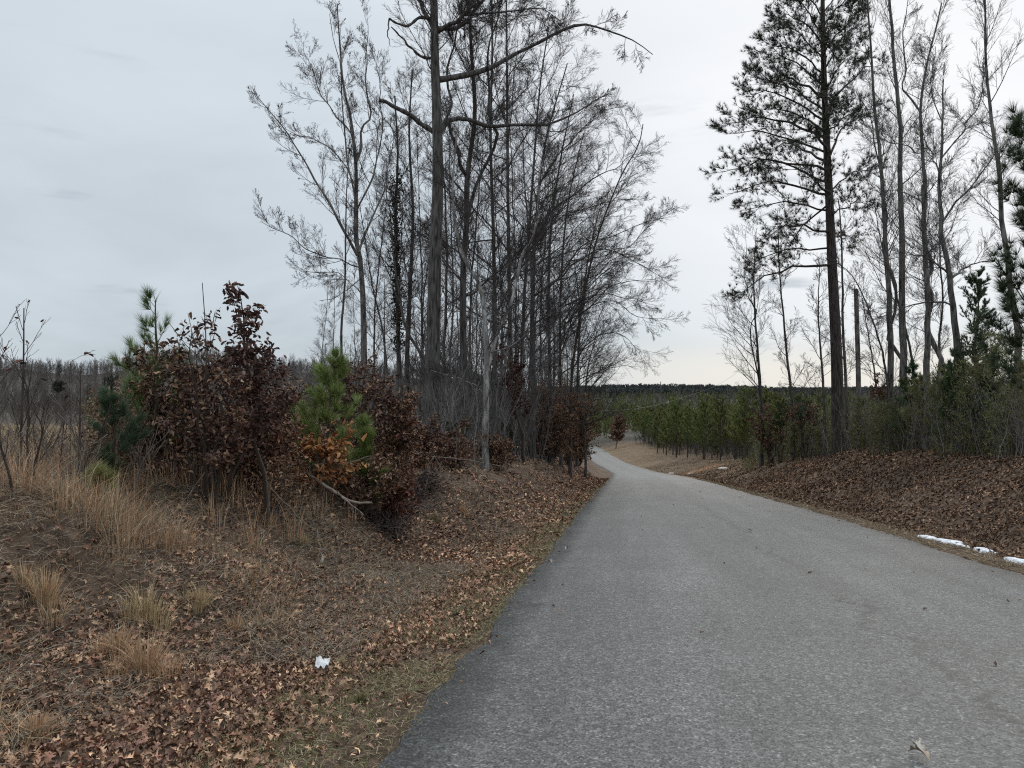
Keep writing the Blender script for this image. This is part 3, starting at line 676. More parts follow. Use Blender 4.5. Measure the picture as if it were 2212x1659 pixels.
def draped(name, label, line, wd, ht, seed, n, cols):
    rng = rngf(seed); L = resample(np.array([on_ground(*p) for p in line]), 30); b = L[0].copy()
    k = rng.beta(1.2, 1.2, n) * 28.99; i = k.astype(int); c = L[i] + (L[np.minimum(i + 1, 29)] - L[i]) * (k - i)[:, None]
    off = rng.normal(size=(n, 2)) * wd * (.5 + .7 * np.abs(np.sin(k * .55)))[:, None]; x, y = c[:, 0] + off[:, 0], c[:, 1] + off[:, 1]
    z = hgt(x, y) + rng.uniform(0, 1, n) ** 1.3 * ht * np.exp(-(off[:, 0] ** 2 + off[:, 1] ** 2) / (1.2 * wd) ** 2) * (.5 + .8 * np.abs(np.sin(k * .8 + 1)))
    s = Geo(); R_ = rot_frames(rng, n, 1.0); R_[:, 0, 2] -= .8; R_[:, 0] = unit(R_[:, 0]); R_[:, 1] = unit(np.cross(R_[:, 2], R_[:, 0])); R_[:, 2] = np.cross(R_[:, 0], R_[:, 1])
    s.scatter(LEAF, LEAF_F, R_, np.stack([x, y, z], 1), rng.uniform(.04, .10, n), pal(rng, n, cols, .35))
    m = 90; j = rng.integers(0, n, m); p0 = np.stack([x[j], y[j], z[j]], 1); d = unit(rng.normal(size=(m, 3)) + np.array([.5, -.2, .15])); f = np.linspace(-.5, 1, 7)[None, :, None]
    pts = p0[:, None] + d[:, None] * f * rng.uniform(.15, .45, (m, 1, 1)) + np.cumsum(rng.normal(size=(m, 7, 3)) * .012, 1); g = Geo(); g.tubes(pts, np.full((m, 7), .004), 4, (.12, .10, .09))
    root = empty(name, b, label, 'brush'); link('stems', g.mesh('stems', M_TWIG, b), root); link('foliage', s.mesh('foliage', M_LEAF, b), root)
DPUR = [(.075, .05, .052), (.05, .036, .04), (.11, .07, .062), (.15, .10, .08)]
draped('dead_brush', 'dark purple dead brush draped diagonally over the hollow in the left bank', [(942, 1040), (905, 1070), (870, 1100), (850, 1130), (846, 1165)], .17, .30, 113, 2600, DPUR)
draped('dead_brush', 'low dark dead brush trailing left from the hollow under the fallen branch tip', [(782, 1112), (812, 1128), (842, 1140)], .12, .2, 114, 800, DPUR)
leafy('orange_leaved_sapling', 'knee-high clump of orange leaves low behind the tall purple sapling', at(520, 11.8), .9, .7, 115, ORNG + RUST, 500, (.08, .13), stems=5, lo=.2, cat='sapling')
# roadside leafy mass near the bend
leafy('russet_tree', 'tan-leaved bushy tree hanging over the roadside, largest of the grove edge', at(1186, 41), 4.5, 2.1, 120, TAN + BROWN, 11000, (.09, .16), stems=9, k=(14, 7), cat='tree', up=.0, lo=.08)
leafy('russet_tree', 'tan-leaved bushy tree right of the largest one, nearest the bend', at(1228, 53), 4.6, 2.2, 121, TAN + BROWN, 7500, (.11, .19), stems=9, k=(12, 6), cat='tree', lo=.05, up=0)
leafy('russet_tree', 'red-brown leaved young tree among grey trunks in mid grove', at(1135, 30), 5.2, 1.3, 122, [(.09, .04, .035), (.12, .05, .04), (.07, .035, .03)], 1500, (.10, .17), stems=2, k=(16, 5), cat='tree', lo=.4)
leafy('russet_tree', 'dull maroon leaved young tree just left of the stout dark trunk', at(1090, 34), 6.4, 1.2, 123, [(.07, .035, .032), (.09, .045, .035)], 1000, (.10, .17), stems=1, k=(24, 5), cat='tree', lo=.4)
leafy('brown_shrub', 'brown shrub at the foot of the pale double-stemmed tree', at(1075, 24.5), 1.2, 1.0, 124, BROWN + TAN, 2600, (.07, .12), stems=7, lo=.1)
leafy('evergreen_shrub', 'grey-green evergreen shrub at the grove edge beside the bank', at(1104, 32), 1.7, .9, 125, [(.045, .06, .03), (.06, .07, .035), (.05, .055, .035)], 4200, (.05, .09), stems=9, lo=.05)
leafy('evergreen_shrub', 'small dark evergreen just right of the thickest trunk', at(978, 22), 1.6, .6, 126, [(.04, .055, .02), (.055, .065, .025)], 1500, (.06, .1), stems=5, lo=.1)
leafy('brown_shrub', 'brown shrub hiding the road where it bends out of sight', at(1250, 61), 4.0, 1.8, 127, BROWN + TAN, 5000, (.13, .22), stems=9, lo=.03)
leafy('russet_tree', 'small brown-leaved tree on a thin trunk across the road bend', gp(1331, 222), 11.5, 6.5, 128, BROWN, 4200, (.4, .7), stems=1, k=(26, 7), cat='tree', lo=.15, L1=5.5, up=.1)
leafy('brown_shrub', 'low brown shrub on the bank between dead brush and grove', at(985, 19.5), .8, .9, 129, BROWN + RUST, 1800, (.06, .1), stems=8, lo=.05)
# young pines left
pine('young_pine', 'bright lime-green young pine, tallest in the left foreground', at(706, 12.0), 2.2, 131, LIME + GRN, .46, .20, .0045, 22, k1=30, k2=3, sp=.9, up=.9)
pine('young_pine', 'small green pine close to the right of the bright lime-green one', at(790, 12.6), 1.55, 132, LIME + GRN, .36, .20, .0045, 20, k1=22, k2=3, sp=.9, up=.9)
pine('young_pine', 'slim pine whose needle tip shows above brown leaves against the sky', at(338, 9.6), 2.3, 133, GRN, .36, .17, .004, 11, k1=18, k2=2, lo=.15)
pine('young_pine', 'low blue-green pine at the field edge, left foreground', at(245, 9.0), 1.15, 134, [(.08, .12, .07), (.09, .14, .075)], .5, .16, .005, 14, k1=16, k2=3)
pine('young_pine', 'tiny yellow-green pine seedling in the orange grass', at(215, 7.6), .55, 135, [(.27, .27, .10), (.22, .22, .09)], .5, .16, .004, 12, k1=12, k2=2)
pine('young_pine', 'pine with outstretched pale green boughs behind the needle-tipped pine', at(286, 11.0), 2.0, 136, [(.17, .22, .09), (.14, .19, .075), (.2, .24, .1)], .55, .19, .0045, 12, k1=22, k2=3)

# bare saplings and tall weed stalks at far left
def sapling(label, pts, Y, r0, seed, k=(7, 3), L1=.5, name='bare_sapling', col=(.06, .048, .044), leaves=0, cat='sapling', ang=(.4, .7)):
    rng = rngf(seed); r0 *= 1.35; k = (k[0] + 2, k[1] + 1); b = gp(pts[0][0], Y)
    q = [b - np.array([0, 0, .05])] + [P(x, y, Y) for x, y in pts if P(x, y, Y)[2] > b[2] + .05]
    q = resample(np.array(q), 14); q[:, 1] += np.linspace(0, rng.uniform(-.3, .3), 14); rad = np.linspace(r0, r0 * .3, 14)
    g = Geo(); g.tubes(q[None], rad[None], 6, col)
    a, ra = grow(rng, q[None], rad[None], k[0], .35, .95, ang, L1, .5, .08, 6, .6, .7, None, .3, .0034)
    g.tubes(a, ra, 4, col)
    c, rc_ = grow(rng, a, ra, k[1], .3, .95, (.4, .8), -.4, .3, .1, 5, .6, .6, None, .3, .0025); g.tubes(c, rc_, 3, col)
    root = empty(name, b, label, cat); link('stem', g.mesh('stem', M_TWIG, b), root)
    if leaves:
        fl = np.concatenate([a.reshape(-1, 3), c.reshape(-1, 3)]); p = fl[rng.integers(0, len(fl), leaves)]
        s = Geo(); s.scatter(LEAF, LEAF_F, rot_frames(rng, leaves, 1.5), p, rng.uniform(.04, .09, leaves), pal(rng, leaves, PURP)); link('leaves', s.mesh('leaves', M_LEAF, b), root)
    return root
sapling('leafless dark sapling with upswept twigs, leftmost against the sky', [(38, 1050), (38, 900), (37, 780), (33, 662)], 8.0, .013, 141, (9, 3), .55, leaves=8)
sapling('bare sapling leaning in from the left picture edge', [(-30, 1050), (-10, 900), (20, 780), (40, 700)], 7.6, .011, 142, (6, 3), .5, leaves=10)
sapling('dark straight stalk ending in a bud before the wooded hill', [(170, 1080), (175, 960), (180, 800)], 8.2, .012, 143, (2, 1), .2)
sapling('thin knobbly dead stalk left of the bud-tipped straight stalk', [(124, 1060), (126, 930), (124, 830)], 9., .008, 144, (3, 2), .25)
sapling('arching weed stem with a few hanging dry leaves above the far hill', [(150, 1050), (148, 900), (146, 790), (160, 770), (200, 765)], 8.6, .004, 145, (2, 1), .15, leaves=5)
sapling('tall bare whip standing above brown leaves left of the purple sapling', [(440, 1000), (436, 750), (424, 606)], 9.3, .011, 146, (3, 2), .15, leaves=4)
sapling('bare whip curving left above the needle-tipped pine', [(460, 1000), (430, 800), (385, 745), (340, 690)], 9.4, .009, 147, (2, 1), .12, leaves=3)
sapling('short bare whip left of the tallest bare whip', [(425, 1000), (420, 780), (400, 675)], 9.6, .008, 148, (2, 1), .2)
sapling('bare forked whip right of the tallest bare whip', [(455, 1000), (462, 800), (480, 720), (478, 690)], 9.5, .008, 149, (5, 2), .3)
sapling('dark slanting dead stem rising right from the grass before the field', [(195, 1010), (230, 950), (272, 866)], 8.6, .012, 150, (2, 1), .15)
sapling('grey bare sapling crossing the tan field, near the slanting dead stem', [(90, 1090), (110, 980), (140, 900), (118, 860)], 8.8, .011, 151, (6, 3), .45, col=(.12, .10, .09))
sapling('dark-stemmed sapling rising from orange grass at the left edge', [(85, 1130), (80, 1020), (110, 930), (95, 880)], 7.0, .012, 152, (6, 3), .4)
sapling('fork-topped dead sapling behind the blue-green low pine', [(215, 1040), (218, 950), (245, 905)], 9.6, .011, 153, (6, 3), .4, col=(.12, .1, .09))
sapling('dark many-twigged sapling between the leftmost saplings and the bud-tipped stalk', [(70, 1080), (66, 960), (74, 860), (60, 790)], 7.4, .011, 155, (9, 3), .5)
sapling('grey dead sapling bending left at the top, before the blue-green low pine', [(180, 1090), (190, 1000), (178, 930), (150, 890)], 8.0, .010, 156, (7, 3), .4, col=(.13, .11, .1))
sapling('thin brown sapling with wide-angled twigs at the foot of the orange grass', [(20, 1150), (28, 1040), (10, 930), (22, 850)], 6.6, .010, 157, (8, 3), .45)
sapling('pale-stemmed shrub sapling with crossing twigs right of the blue-green low pine', [(285, 1090), (300, 1010), (330, 960)], 8.6, .009, 154, (9, 4), .5, col=(.17, .14, .12))

# ---- the right-hand roadside trees
def big_pine():
    rng = rngf(5); Y = needY(1811, 28.); K = Y / 28; b = gp(1811, Y)
    tp = [(1811, 960), (1808, 800), (1803, 680), (1797, 560), (1790, 400), (1783, 250), (1778, 100), (1777, 0), (1776, -150), (1775, -260)]
    pts = resample(np.array([b - [0, 0, .2]] + [P(x, y, Y) for x, y in tp[1:]]), 30); rad = np.linspace(.235, .03, 30) * K; rad[0] *= 1.25
    bark = np.array((.060, .050, .045)); g = Geo(); g.tubes(pts[None], rad[None], 12, bark)
    # main boughs read off the photograph: (row on trunk, tip column, tip row, depth swing)
    bl = [(572, 1578, 648, -1.5), (535, 1618, 575, 2), (500, 1640, 520, -2), (455, 1600, 455, 1), (440, 1690, 560, 3), (420, 1570, 420, -1.5), (395, 1580, 350, 2), (370, 1560, 372, -1), (350, 1660, 330, 4),
          (330, 1568, 290, 1), (300, 1562, 268, -2), (285, 1640, 240, 3), (262, 1605, 200, -1), (240, 1612, 165, 1), (215, 1640, 185, -3), (190, 1640, 110, 2), (160, 1655, 95, -1), (130, 1680, 50, 1), (100, 1690, 30, -2),
          (70, 1690, -20, 1), (40, 1705, -60, -1), (0, 1710, -110, 0), (-40, 1725, -120, 1), (-80, 1735, -170, 0), (-130, 1750, -220, 1),
          (240, 1905, 140, 2), (290, 1880, 235, -2), (200, 1840, 120, -1.5), (340, 1850, 260, 3), (410, 1880, 370, 1), (470, 1870, 440, -2), (520, 1850, 520, 2), (150, 1850, 60, 1), (110, 1865, 30, -2), (60, 1860, -20, 1), (30, 1855, -60, -1), (-30, 1830, -110, 0), (-90, 1815, -170, 1),
          (180, 1780, 90, -4), (260, 1770, 200, -4), (330, 1740, 300, -4.5), (420, 1750, 420, -4), (120, 1800, 60, 4), (300, 1800, 240, 4)]
    A = []; R_ = []
    for (ty, x1, y1, dz) in bl:
        s = P(np.interp(ty, [-260, 0, 250, 560, 960], [1775, 1777, 1783, 1797, 1811]), ty, Y)
        dz *= K; e = P(x1, y1, Y); s_ = (Y + dz) / Y; e = np.array([e[0] * s_, Y + dz, CZ + (e[2] - CZ) * s_])
        mid = s * .45 + e * .55; Ln = np.linalg.norm(e - s); mid[2] += Ln * .10
        q = resample(np.array([s, mid, e]), 9); q[1:-1] += rng.normal(size=(7, 3)) * .03 * Ln ** .5
        A.append(q); R_.append(np.linspace(.018 + .009 * Ln, .012, 9))
    A = np.array(A); R_ = np.array(R_)
    g.tubes(A, R_, 5, bark)
    b2, rb2 = grow(rng, A, R_, 16, .22, .98, (.35, .9), 1.35 * K, .35, .09, 6, .6, .6, None, .45, .007, flat=.3); g.tubes(b2, rb2, 3, bark)
    b3, rb3 = grow(rng, b2, rb2, 5, .25, .98, (.4, .9), -.5, .4, .09, 4, .7, .5, None, .4, .005); g.tubes(b3, rb3, 3, bark)
    root = empty('tall_pine', b, 'tall dark pine with flat sweeping needle boughs on the right bank', 'pine')
    link('trunk', g.mesh('trunk', M_BARK, b), root)
    s = Geo()
    for q, nn, lo in ((b2, 4, .45), (b3, 4, .3)):
        n = len(q); t = rng.uniform(lo, 1, (n, nn)); t[:, 0] = .999; ff = np.clip(t, 0, .999) * (q.shape[1] - 1); i = ff.astype(int); fr = (ff - i)[..., None]; ar = np.arange(n)[:, None]
        a_ = q[ar, i]; b_ = q[ar, i + 1]; p_ = (a_ * (1 - fr) + b_ * fr).reshape(-1, 3); t_ = (b_ - a_).reshape(-1, 3)
        keep = rng.uniform(size=len(p_)) < .85
        s.needles(p_[keep], t_[keep], 11, .19 * K, .011 * K, 1.0, rng, [(.035, .045, .024), (.028, .034, .02), (.05, .05, .028)])
    link('needles', s.mesh('needles', M_NEEDLE, b, smooth=False), root)
big_pine()
RB = dict(group='bare trees on the right bank', bark=(.12, .112, .105), tw=(.10, .09, .085), twr=.0045, wig=.08)
bare_tree('bare_tree', 'straight-trunked bare tree, third tall trunk right of the big pine', [(1953, 960), (1953, 780), (1949, 607), (1946, 468), (1944, 316), (1939, 222), (1933, 95), (1926, -10), (1920, -120)], 27, .14, .03, 21, k=(28, 7, 5, 3), L1=3.0, start=.35, up=.6, shape=.5, **RB)
bare_tree('bare_tree', 'bare tree with two close stems, first right of the broken snag', [(1922, 960), (1920, 801), (1914, 607), (1906, 474), (1901, 316), (1891, 222), (1876, 63), (1868, -60)], 29, .13, .02, 22, stems=[([(1948, 900), (1939, 798), (1926, 642), (1912, 520), (1900, 400), (1880, 300), (1850, 200)], .6, .10, .012)], k=(28, 7, 5, 3), L1=3.0, up=.8, **RB)
bare_tree('bare_tree', 'tall bare tree on twin trunks that join halfway up', [(2003, 960), (2002, 763), (1998, 572), (1995, 468), (1999, 430), (1993, 316), (1987, 237), (1998, 150), (2020, 60), (2030, 10)], 26, .12, .02, 23, stems=[([(2020, 900), (2015, 757), (2008, 590), (1999, 470), (1994, 400)], .3, .10, .07)],
          limbs=[([(1987, 240), (1960, 205), (1950, 150), (1955, 60), (1965, -20)], 1, .04), ([(1995, 440), (1950, 415), (1900, 410)], 1, .025), ([(1990, 330), (1940, 310), (1880, 300)], -2, .025)], k=(28, 7, 5, 3), L1=2.6, up=.7, **RB)
bare_tree('crooked_tree', 'crooked bare tree forking into a wide vase, right of the twin trunks', [(2075, 960), (2068, 756), (2057, 659), (2050, 600), (2039, 537), (2032, 496), (2034, 474), (2031, 380), (2035, 338), (2036, 250), (2034, 174)], 22, .125, .015, 24,
          limbs=[([(2051, 605), (2075, 585), (2102, 569), (2150, 560)], 1, .05), ([(2032, 486), (2070, 430), (2110, 390), (2150, 330)], -1, .04), ([(2035, 340), (2075, 290), (2110, 230), (2130, 150)], 1, .03), ([(2033, 380), (2010, 330), (1985, 270)], 1, .03), ([(2048, 590), (2010, 560), (1960, 545)], -1, .04), ([(2056, 660), (2020, 650), (1960, 662), (1900, 680)], 1, .035), ([(2034, 260), (2010, 200), (2020, 100)], 0, .02)],
          k=(14, 8, 6, 3), L1=2.2, start=.5, up=.5, **RB)
bare_tree('bare_tree', 'bare tree with airy symmetrical crown, last tall one before the frame edge', [(2200, 960), (2198, 763), (2182, 642), (2172, 500), (2164, 348), (2151, 269), (2148, 190), (2140, 95), (2138, -20), (2136, -90)], 23, .115, .015, 25, k=(28, 7, 5, 3), L1=2.4, start=.42, up=.7, shape=.4, **RB)
bare_tree('slim_tree', 'slim double-stemmed bare tree standing alone left of the big pine', [(1645, 880), (1642, 846), (1636, 740), (1630, 642), (1628, 570), (1632, 500)], 34, .09, .01, 26, stems=[([(1640, 850), (1628, 740), (1619, 640), (1613, 555), (1610, 500)], .5, .06, .01)], k=(18, 7, 5, 2), L1=2.6, start=.15, up=.5, bias=(-.35, 0, 0), bark=(.07, .064, .06), tw=(.065, .06, .058))
bare_tree('slim_tree', 'slim bare tree rising to the low pine boughs, second left of the big pine', [(1714, 880), (1710, 839), (1693, 694), (1682, 590), (1677, 468)], 32, .075, .012, 27, k=(20, 7, 5, 3), L1=2.0, start=.2)
bare_tree('slim_tree', 'small bare tree with wavy trunk nearest the big pine on its left', [(1780, 900), (1778, 843), (1767, 676), (1771, 600), (1768, 560)], 33, .075, .012, 28, k=(22, 7, 6, 3), L1=2.2, start=.15)
bare_tree('slim_tree', 'thin straight trunk hugging the big pine on its right', [(1830, 960), (1826, 815), (1816, 640), (1812, 560), (1808, 430)], 30, .075, .02, 29, k=(16, 6, 5, 2), L1=2.2, start=.3)
bare_tree('slim_tree', 'slender stem slanting left behind the straight trunk on the right bank', [(1985, 960), (1974, 774), (1945, 640), (1920, 537), (1900, 440)], 31, .07, .012, 30, k=(17, 6, 5, 2), L1=2.0, start=.3)
bare_tree('slim_tree', 'slender tree curving left over the snag from beside the two close stems', [(1925, 930), (1915, 800), (1900, 720), (1870, 640), (1840, 590), (1800, 560)], 30, .06, .012, 31, k=(18, 7, 5, 2), L1=2.0, start=.25)
bare_tree('slim_tree', 'whippy young bare tree between twin trunks and crooked tree', [(2035, 960), (2030, 800), (2034, 650), (2030, 520), (2034, 330)], 30, .06, .01, 32, k=(26, 7, 6, 3), L1=1.9, start=.25)
bare_tree('slim_tree', 'low leaning young bare tree just right of the snag', [(1905, 900), (1890, 800), (1872, 700), (1860, 640)], 27, .045, .01, 33, k=(17, 6, 5, 2), L1=1.8, start=.1)
# broken snag
rg = rngf(61); YS = needY(1855, 29); bS = gp(1855, YS); q = resample(np.array([bS - [0, 0, .1], P(1854, 812, YS), P(1851, 700, YS), P(1849, 625, YS)]), 10)
g = Geo(); g.tubes(q[None], np.linspace(.125, .105, 10)[None], 9, (.12, .11, .10))
tip = q[-1]; g.tubes(np.stack([tip + [-.05, 0, -.1], tip + [-.055, 0, .05], tip + [-.06, 0, .22]])[None], np.array([[.04, .03, .006]]), 5, (.14, .12, .10))
tip2 = np.stack([tip + [.02, 0, -.1], tip + [.02, 0, .02], tip + [.03, 0, .05]]); g.tubes(tip2[None], np.array([[.07, .05, .01]]), 5, (.14, .12, .10))
rt = empty('dead_snag', bS, 'branchless broken-off dead trunk with a splintered top, right of the big pine', 'snag'); link('trunk', g.mesh('trunk', M_BARK, bS), rt)
# dark cedar, near pine at the frame edge, understorey
pine('cedar_tree', 'dark feathery cedar between the crooked tree and the frame edge', gp(2108, needY(2108, 24)), 5.9, 160, DGRN, .26, .10, .009, 14, k1=80, k2=8, lo=.2, cat='cedar', dens=6, up=.8, top=.9)
pine('long_needled_pine', 'near pine with big long-needled brushes reaching in at the right frame edge', gp(2232, 14.0), 7.4, 161, [(.04, .065, .028), (.06, .085, .035), (.03, .045, .022)], .22, .27, .007, 60, k1=56, k2=2, lo=.30, dens=3, up=.7, top=.55, sp=1.15)
under = [ # label, x, Y, h, cols
 ('bright green bushy pine under the dark cedar', 2085, 21, 2.5, [(.045, .075, .03), (.05, .085, .04)]),
 ('olive young pine at the foot of the crooked tree', 2040, 22, 2.1, OLIVE),
 ('olive-green pine touching the frame edge above the leaf bank', 2190, 17.5, 1.9, OLIVE + DGRN),
 ('blue-green young pine between cedar and frame edge', 2140, 20.5, 2.4, [(.035, .062, .035), (.045, .07, .04)]),
 ('olive young pine at the foot of the twin trunks', 1995, 23, 1.9, OLIVE),
 ('dark young pine behind the olive one at the twin trunks', 1968, 27, 2.3, DGRN + OLIVE),
 ('olive young pine before the two close stems', 1905, 25, 1.7, OLIVE),
 ('thin olive pine right of the big pine foot', 1858, 26, 1.5, OLIVE),
 ('olive pine just left of the big pine foot', 1772, 30, 1.5, OLIVE),
 ('olive pine below the second slim tree', 1715, 33, 1.5, OLIVE),
 ('green pine below the lone double-stemmed slim tree', 1660, 38, 2.6, GRN + OLIVE),
 ('small green pine poking up between straight trunk and twin trunks', 1978, 24.5, 2.5, [(.04, .075, .03)]),
 ('rounded olive pine in front of the cedar, lowest of that clump', 2110, 18.5, 1.4, OLIVE),
 ('tall olive pine behind the crooked tree, topping the brush', 2062, 25.5, 2.9, DGRN),
]
for i, (lb, x, Y, h, cs) in enumerate(under):
    Yn = needY(x, Y); pine('young_pine', lb, gp(x, Yn), h * 1.12 * Yn / Y, 170 + i, [tuple(1.35 * q for q in c) for c in cs], .42, .18, .009, 14, k1=34, k2=5, lo=.03, group='young pines on the right bank', dens=5)
leafy('russet_shrub', 'russet leaved shrub under the lone slim tree at the left end of the bank', gp(1665, needY(1665, 34)), 2.6 * needY(1665, 34) / 34, 1.6, 190, RUST + BROWN, 2600, (.1, .18), stems=5, lo=.2)
leafy('russet_shrub', 'russet leaved shrub left of the big pine foot', gp(1745, needY(1745, 31)), 2.3 * needY(1745, 31) / 31, 1.4, 191, RUST + BROWN, 2200, (.1, .17), stems=5, lo=.3)
leafy('russet_shrub', 'small copper-leaved sapling against the foot of the two close stems', gp(1925, needY(1925, 24.5)), 2.3 * needY(1925, 24.5) / 24.5, .8, 192, RUST, 700, (.1, .16), stems=2, lo=.6)
leafy('evergreen_shrub', 'dark glossy-leaved evergreen showing against pale sky left of the big pine', gp(1735, needY(1735, 28)), 2.5 * needY(1735, 28) / 28, .9, 193, DGRN, 900, (.09, .15), stems=3, lo=.55)
leafy('evergreen_shrub', 'dark glossy-leaved evergreen beside the second slim tree on its left', gp(1684, needY(1684, 31)), 2.8 * needY(1684, 31) / 31, .8, 194, DGRN, 800, (.1, .16), stems=2, lo=.55)

# thickets: nobody could count these stems
def thicket(name, label, regions, seed, col, cat='thicket', r=.006, lv=4.5, rv=None):
    rng = rngf(seed); g = Geo()
    for (x0, x1, Y0, Y1, n, h0, h1, sp) in regions:
        Y = rng.uniform(Y0, Y1, n); X = (rng.uniform(x0, x1, n) - CX) / F * Y; kp = (rc(Y) - X > HWD + lv) | (X - rc(Y) > HWD + (np.interp(Y, [0, 45, 52], [4.9, 5.2, 3.0]) if rv is None else rv)); X, Y = X[kp], Y[kp]; n = len(X); z = hgt(X, Y); h = rng.uniform(h0, h1, n)
        d = rng.normal(size=(n, 2)) * sp
        f = np.linspace(0, 1, 6)[None, :, None]
        b = np.stack([X, Y, z], 1)[:, None]; pts = b + np.stack([d[:, 0] * h, d[:, 1] * h, h], 1)[:, None] * f + np.cumsum(rng.normal(size=(n, 6, 3)) * .03, 1) * h[:, None, None] * np.array([1, 1, .2])
        rad = (h * .0045 + .003)[:, None] * np.linspace(1, .35, 6)[None]
        c = pal(rng, n, col, .3); g.tubes(pts, rad, 4, c)
        a, ra = grow(rng, pts, rad, 6, .2, .98, (.3, .9), -.35, .3, .12, 5, .6, .6, None, .4, r * .6); g.tubes(a, ra, 3, np.repeat(c, 6, 0))
        a2, ra2 = grow(rng, a, ra, 4, .2, .98, (.3, .9), -.45, .2, .12, 4, .6, .6, None, .4, r * .45); g.tubes(a2, ra2, 3, np.repeat(c, 24, 0))
    return tag(link(name, g.mesh(name, M_TWIG)), label, cat, kind='stuff')
GREY = [(.10, .092, .088), (.14, .13, .125), (.08, .072, .07)]
thicket('undergrowth', 'grey tangle of bare stems filling the floor of the left grove', [(690, 930, 32, 75, 160, 3., 6., .15), (930, 1250, 27, 80, 620, 2.5, 7.5, .16), (940, 1240, 19, 44, 520, 1.2, 3.6, .28)], 201, GREY + [(.19, .175, .165)], r=.008, lv=3.0)
thicket('undergrowth', 'grey and brown brush of fine stems on the right bank under the trees', [(1630, 2250, 30, 58, 1500, 1.2, 3.2, .18), (1800, 2250, 19, 32, 1000, .9, 2.4, .2), (1980, 2250, 16, 22, 300, .8, 1.8, .2)], 202, [(.17, .155, .145), (.21, .195, .18), (.12, .105, .09), (.13, .12, .07)], r=.007)
thicket('undergrowth', 'brown tangle of weeds and briars in the left foreground', [(-60, 420, 7.2, 11.5, 330, .35, 1.0, .4), (300, 900, 9.5, 16, 420, .5, 1.3, .4), (880, 1010, 15, 22, 90, .5, 1.1, .3)], 203, [(.2, .16, .13), (.14, .11, .09), (.27, .23, .18), (.1, .08, .07)], r=.004)
rg = rngf(205); n = 100000; Y = rg.uniform(9.0, 19, n); X = (rg.uniform(180, 960, n) - CX) / F * Y; u = rc(Y) - X - HWD
vz = rg.uniform(0, 1, n) ** 1.2 * (1.0 + .9 * vnoise(X / .9, Y / .9, 41)); dn = vnoise(X / .45, Y / .45 + vz, 42) + .8 * vnoise(X / 1.3, Y / 1.3, 43)
ok = (u > 3.2) & (dn > .0); X, Y, vz = X[ok], Y[ok], vz[ok]; n = len(X); s = Geo(); tn = vnoise(X / 1.1, Y / 1.1, 45)
cc = pal(rg, n, BROWN + TAN + TAN, .3); rr = pal(rg, n, RUST + ORNG[:2] + BROWN, .3); cc = np.where((tn > .08)[:, None], rr, cc)
s.scatter(LEAF, LEAF_F, rot_frames(rg, n, 1.3), np.stack([X, Y, hgt(X, Y) + vz], 1), rg.uniform(.035, .085, n), cc)
tag(link('undergrowth', s.mesh('undergrowth', M_LEAF)), 'low mixed brown, tan and rust leaf scraps knitting the left shrubs together', 'undergrowth', kind='stuff')
# leafy understorey scraps right
rg = rngf(210); n = 330000; Y = rg.uniform(15, 62, n); X = (rg.uniform(1600, 2260, n) - CX) / F * Y
xd = X / Y * F + CX; v = X - rc(Y) - HWD; mxh = np.interp(xd, [1600, 1750, 1850, 1980, 2060, 2120, 2240], [2.6, 2.6, 2.2, 2.3, 3.0, 3.0, 2.7]) + 1.4 * vnoise(X / 1.5, Y / 1.5, 8)
vz = rg.uniform(.0, 1, n) ** .9 * mxh
dens = vnoise(X / .8, Y / .8 + vz * 1.3, 19) + vnoise(X / 1.9 + 7, vz / .9 + Y / 3, 20) * .8
ok = (v > np.interp(Y, [0, 45, 54], [5.1, 5.4, 3.0]) + .8 * vnoise(X / .9, Y / .9, 29)) & (v < 10.5) & (dens > -.02); X, Y, vz = X[ok], Y[ok], vz[ok]; n = len(X); cc = vnoise(X / 1.2, Y / 1.2, 23)
pts = np.stack([X, Y, hgt(X, Y) + vz], 1); sel = cc > -.02; s = Geo()
C1 = [(.17, .18, .07), (.14, .15, .06), (.11, .125, .05), (.2, .175, .09)]; C2 = [(.17, .17, .08), (.2, .13, .09), (.15, .105, .075), (.12, .13, .06)]
s.scatter(LEAF, LEAF_F, rot_frames(rg, int((~sel).sum()), 1.2), pts[~sel], rg.uniform(.05, .10, int((~sel).sum())), pal(rg, int((~sel).sum()), C2, .3))
s.needles(pts[sel], rg.normal(size=(int(sel.sum()), 3)) + [0, 0, 1.1], 6, .2, .016, 1.1, rg, C1)
print('brush', n, sel.sum())
tag(link('undergrowth', s.mesh('undergrowth', M_LEAF)), 'olive needle and leaf brush massed under the right-bank trees', 'undergrowth', kind='stuff')

# ------------------------------------------------------------------ far plantation and woods
def far_pine_geo(seed, h=9., col=GRN, n1=60, w=.16, per=9, lo=.26):
    rng = rngf(seed); g = Geo()
    pts = np.stack([np.zeros(8), np.zeros(8), np.linspace(0, h, 8)], 1); g.tubes(pts[None], np.linspace(.11, .02, 8)[None], 5, (.06, .05, .045))
    s = Geo(); rad = np.linspace(.1, .02, 8)
    a, ra = grow(rng, pts[None], rad[None], n1, lo, .97, (.8, 1.25), h * .36, .8, .08, 5, .4, .6, None, .75, .012); g.tubes(a, ra, 3, (.05, .045, .04))
    n = len(a); t = rng.uniform(.25, 1, (n, 8)); t[:, 0] = .99; ff = t * 3.99; i = ff.astype(int); fr = (ff - i)[..., None]; ar = np.arange(n)[:, None]
    A = a[ar, i]; B = a[ar, np.minimum(i + 1, 4)]
    s.needles((A * (1 - fr) + B * fr).reshape(-1, 3), (B - A).reshape(-1, 3) + 1e-3, per, .5, w * .5, .9, rng, col, up=.5)
    s.needles(pts[5:], np.tile([0, 0, 1.], (3, 1)), 8, .6, w * .55, .6, rng, col, up=.5)
    return g, s
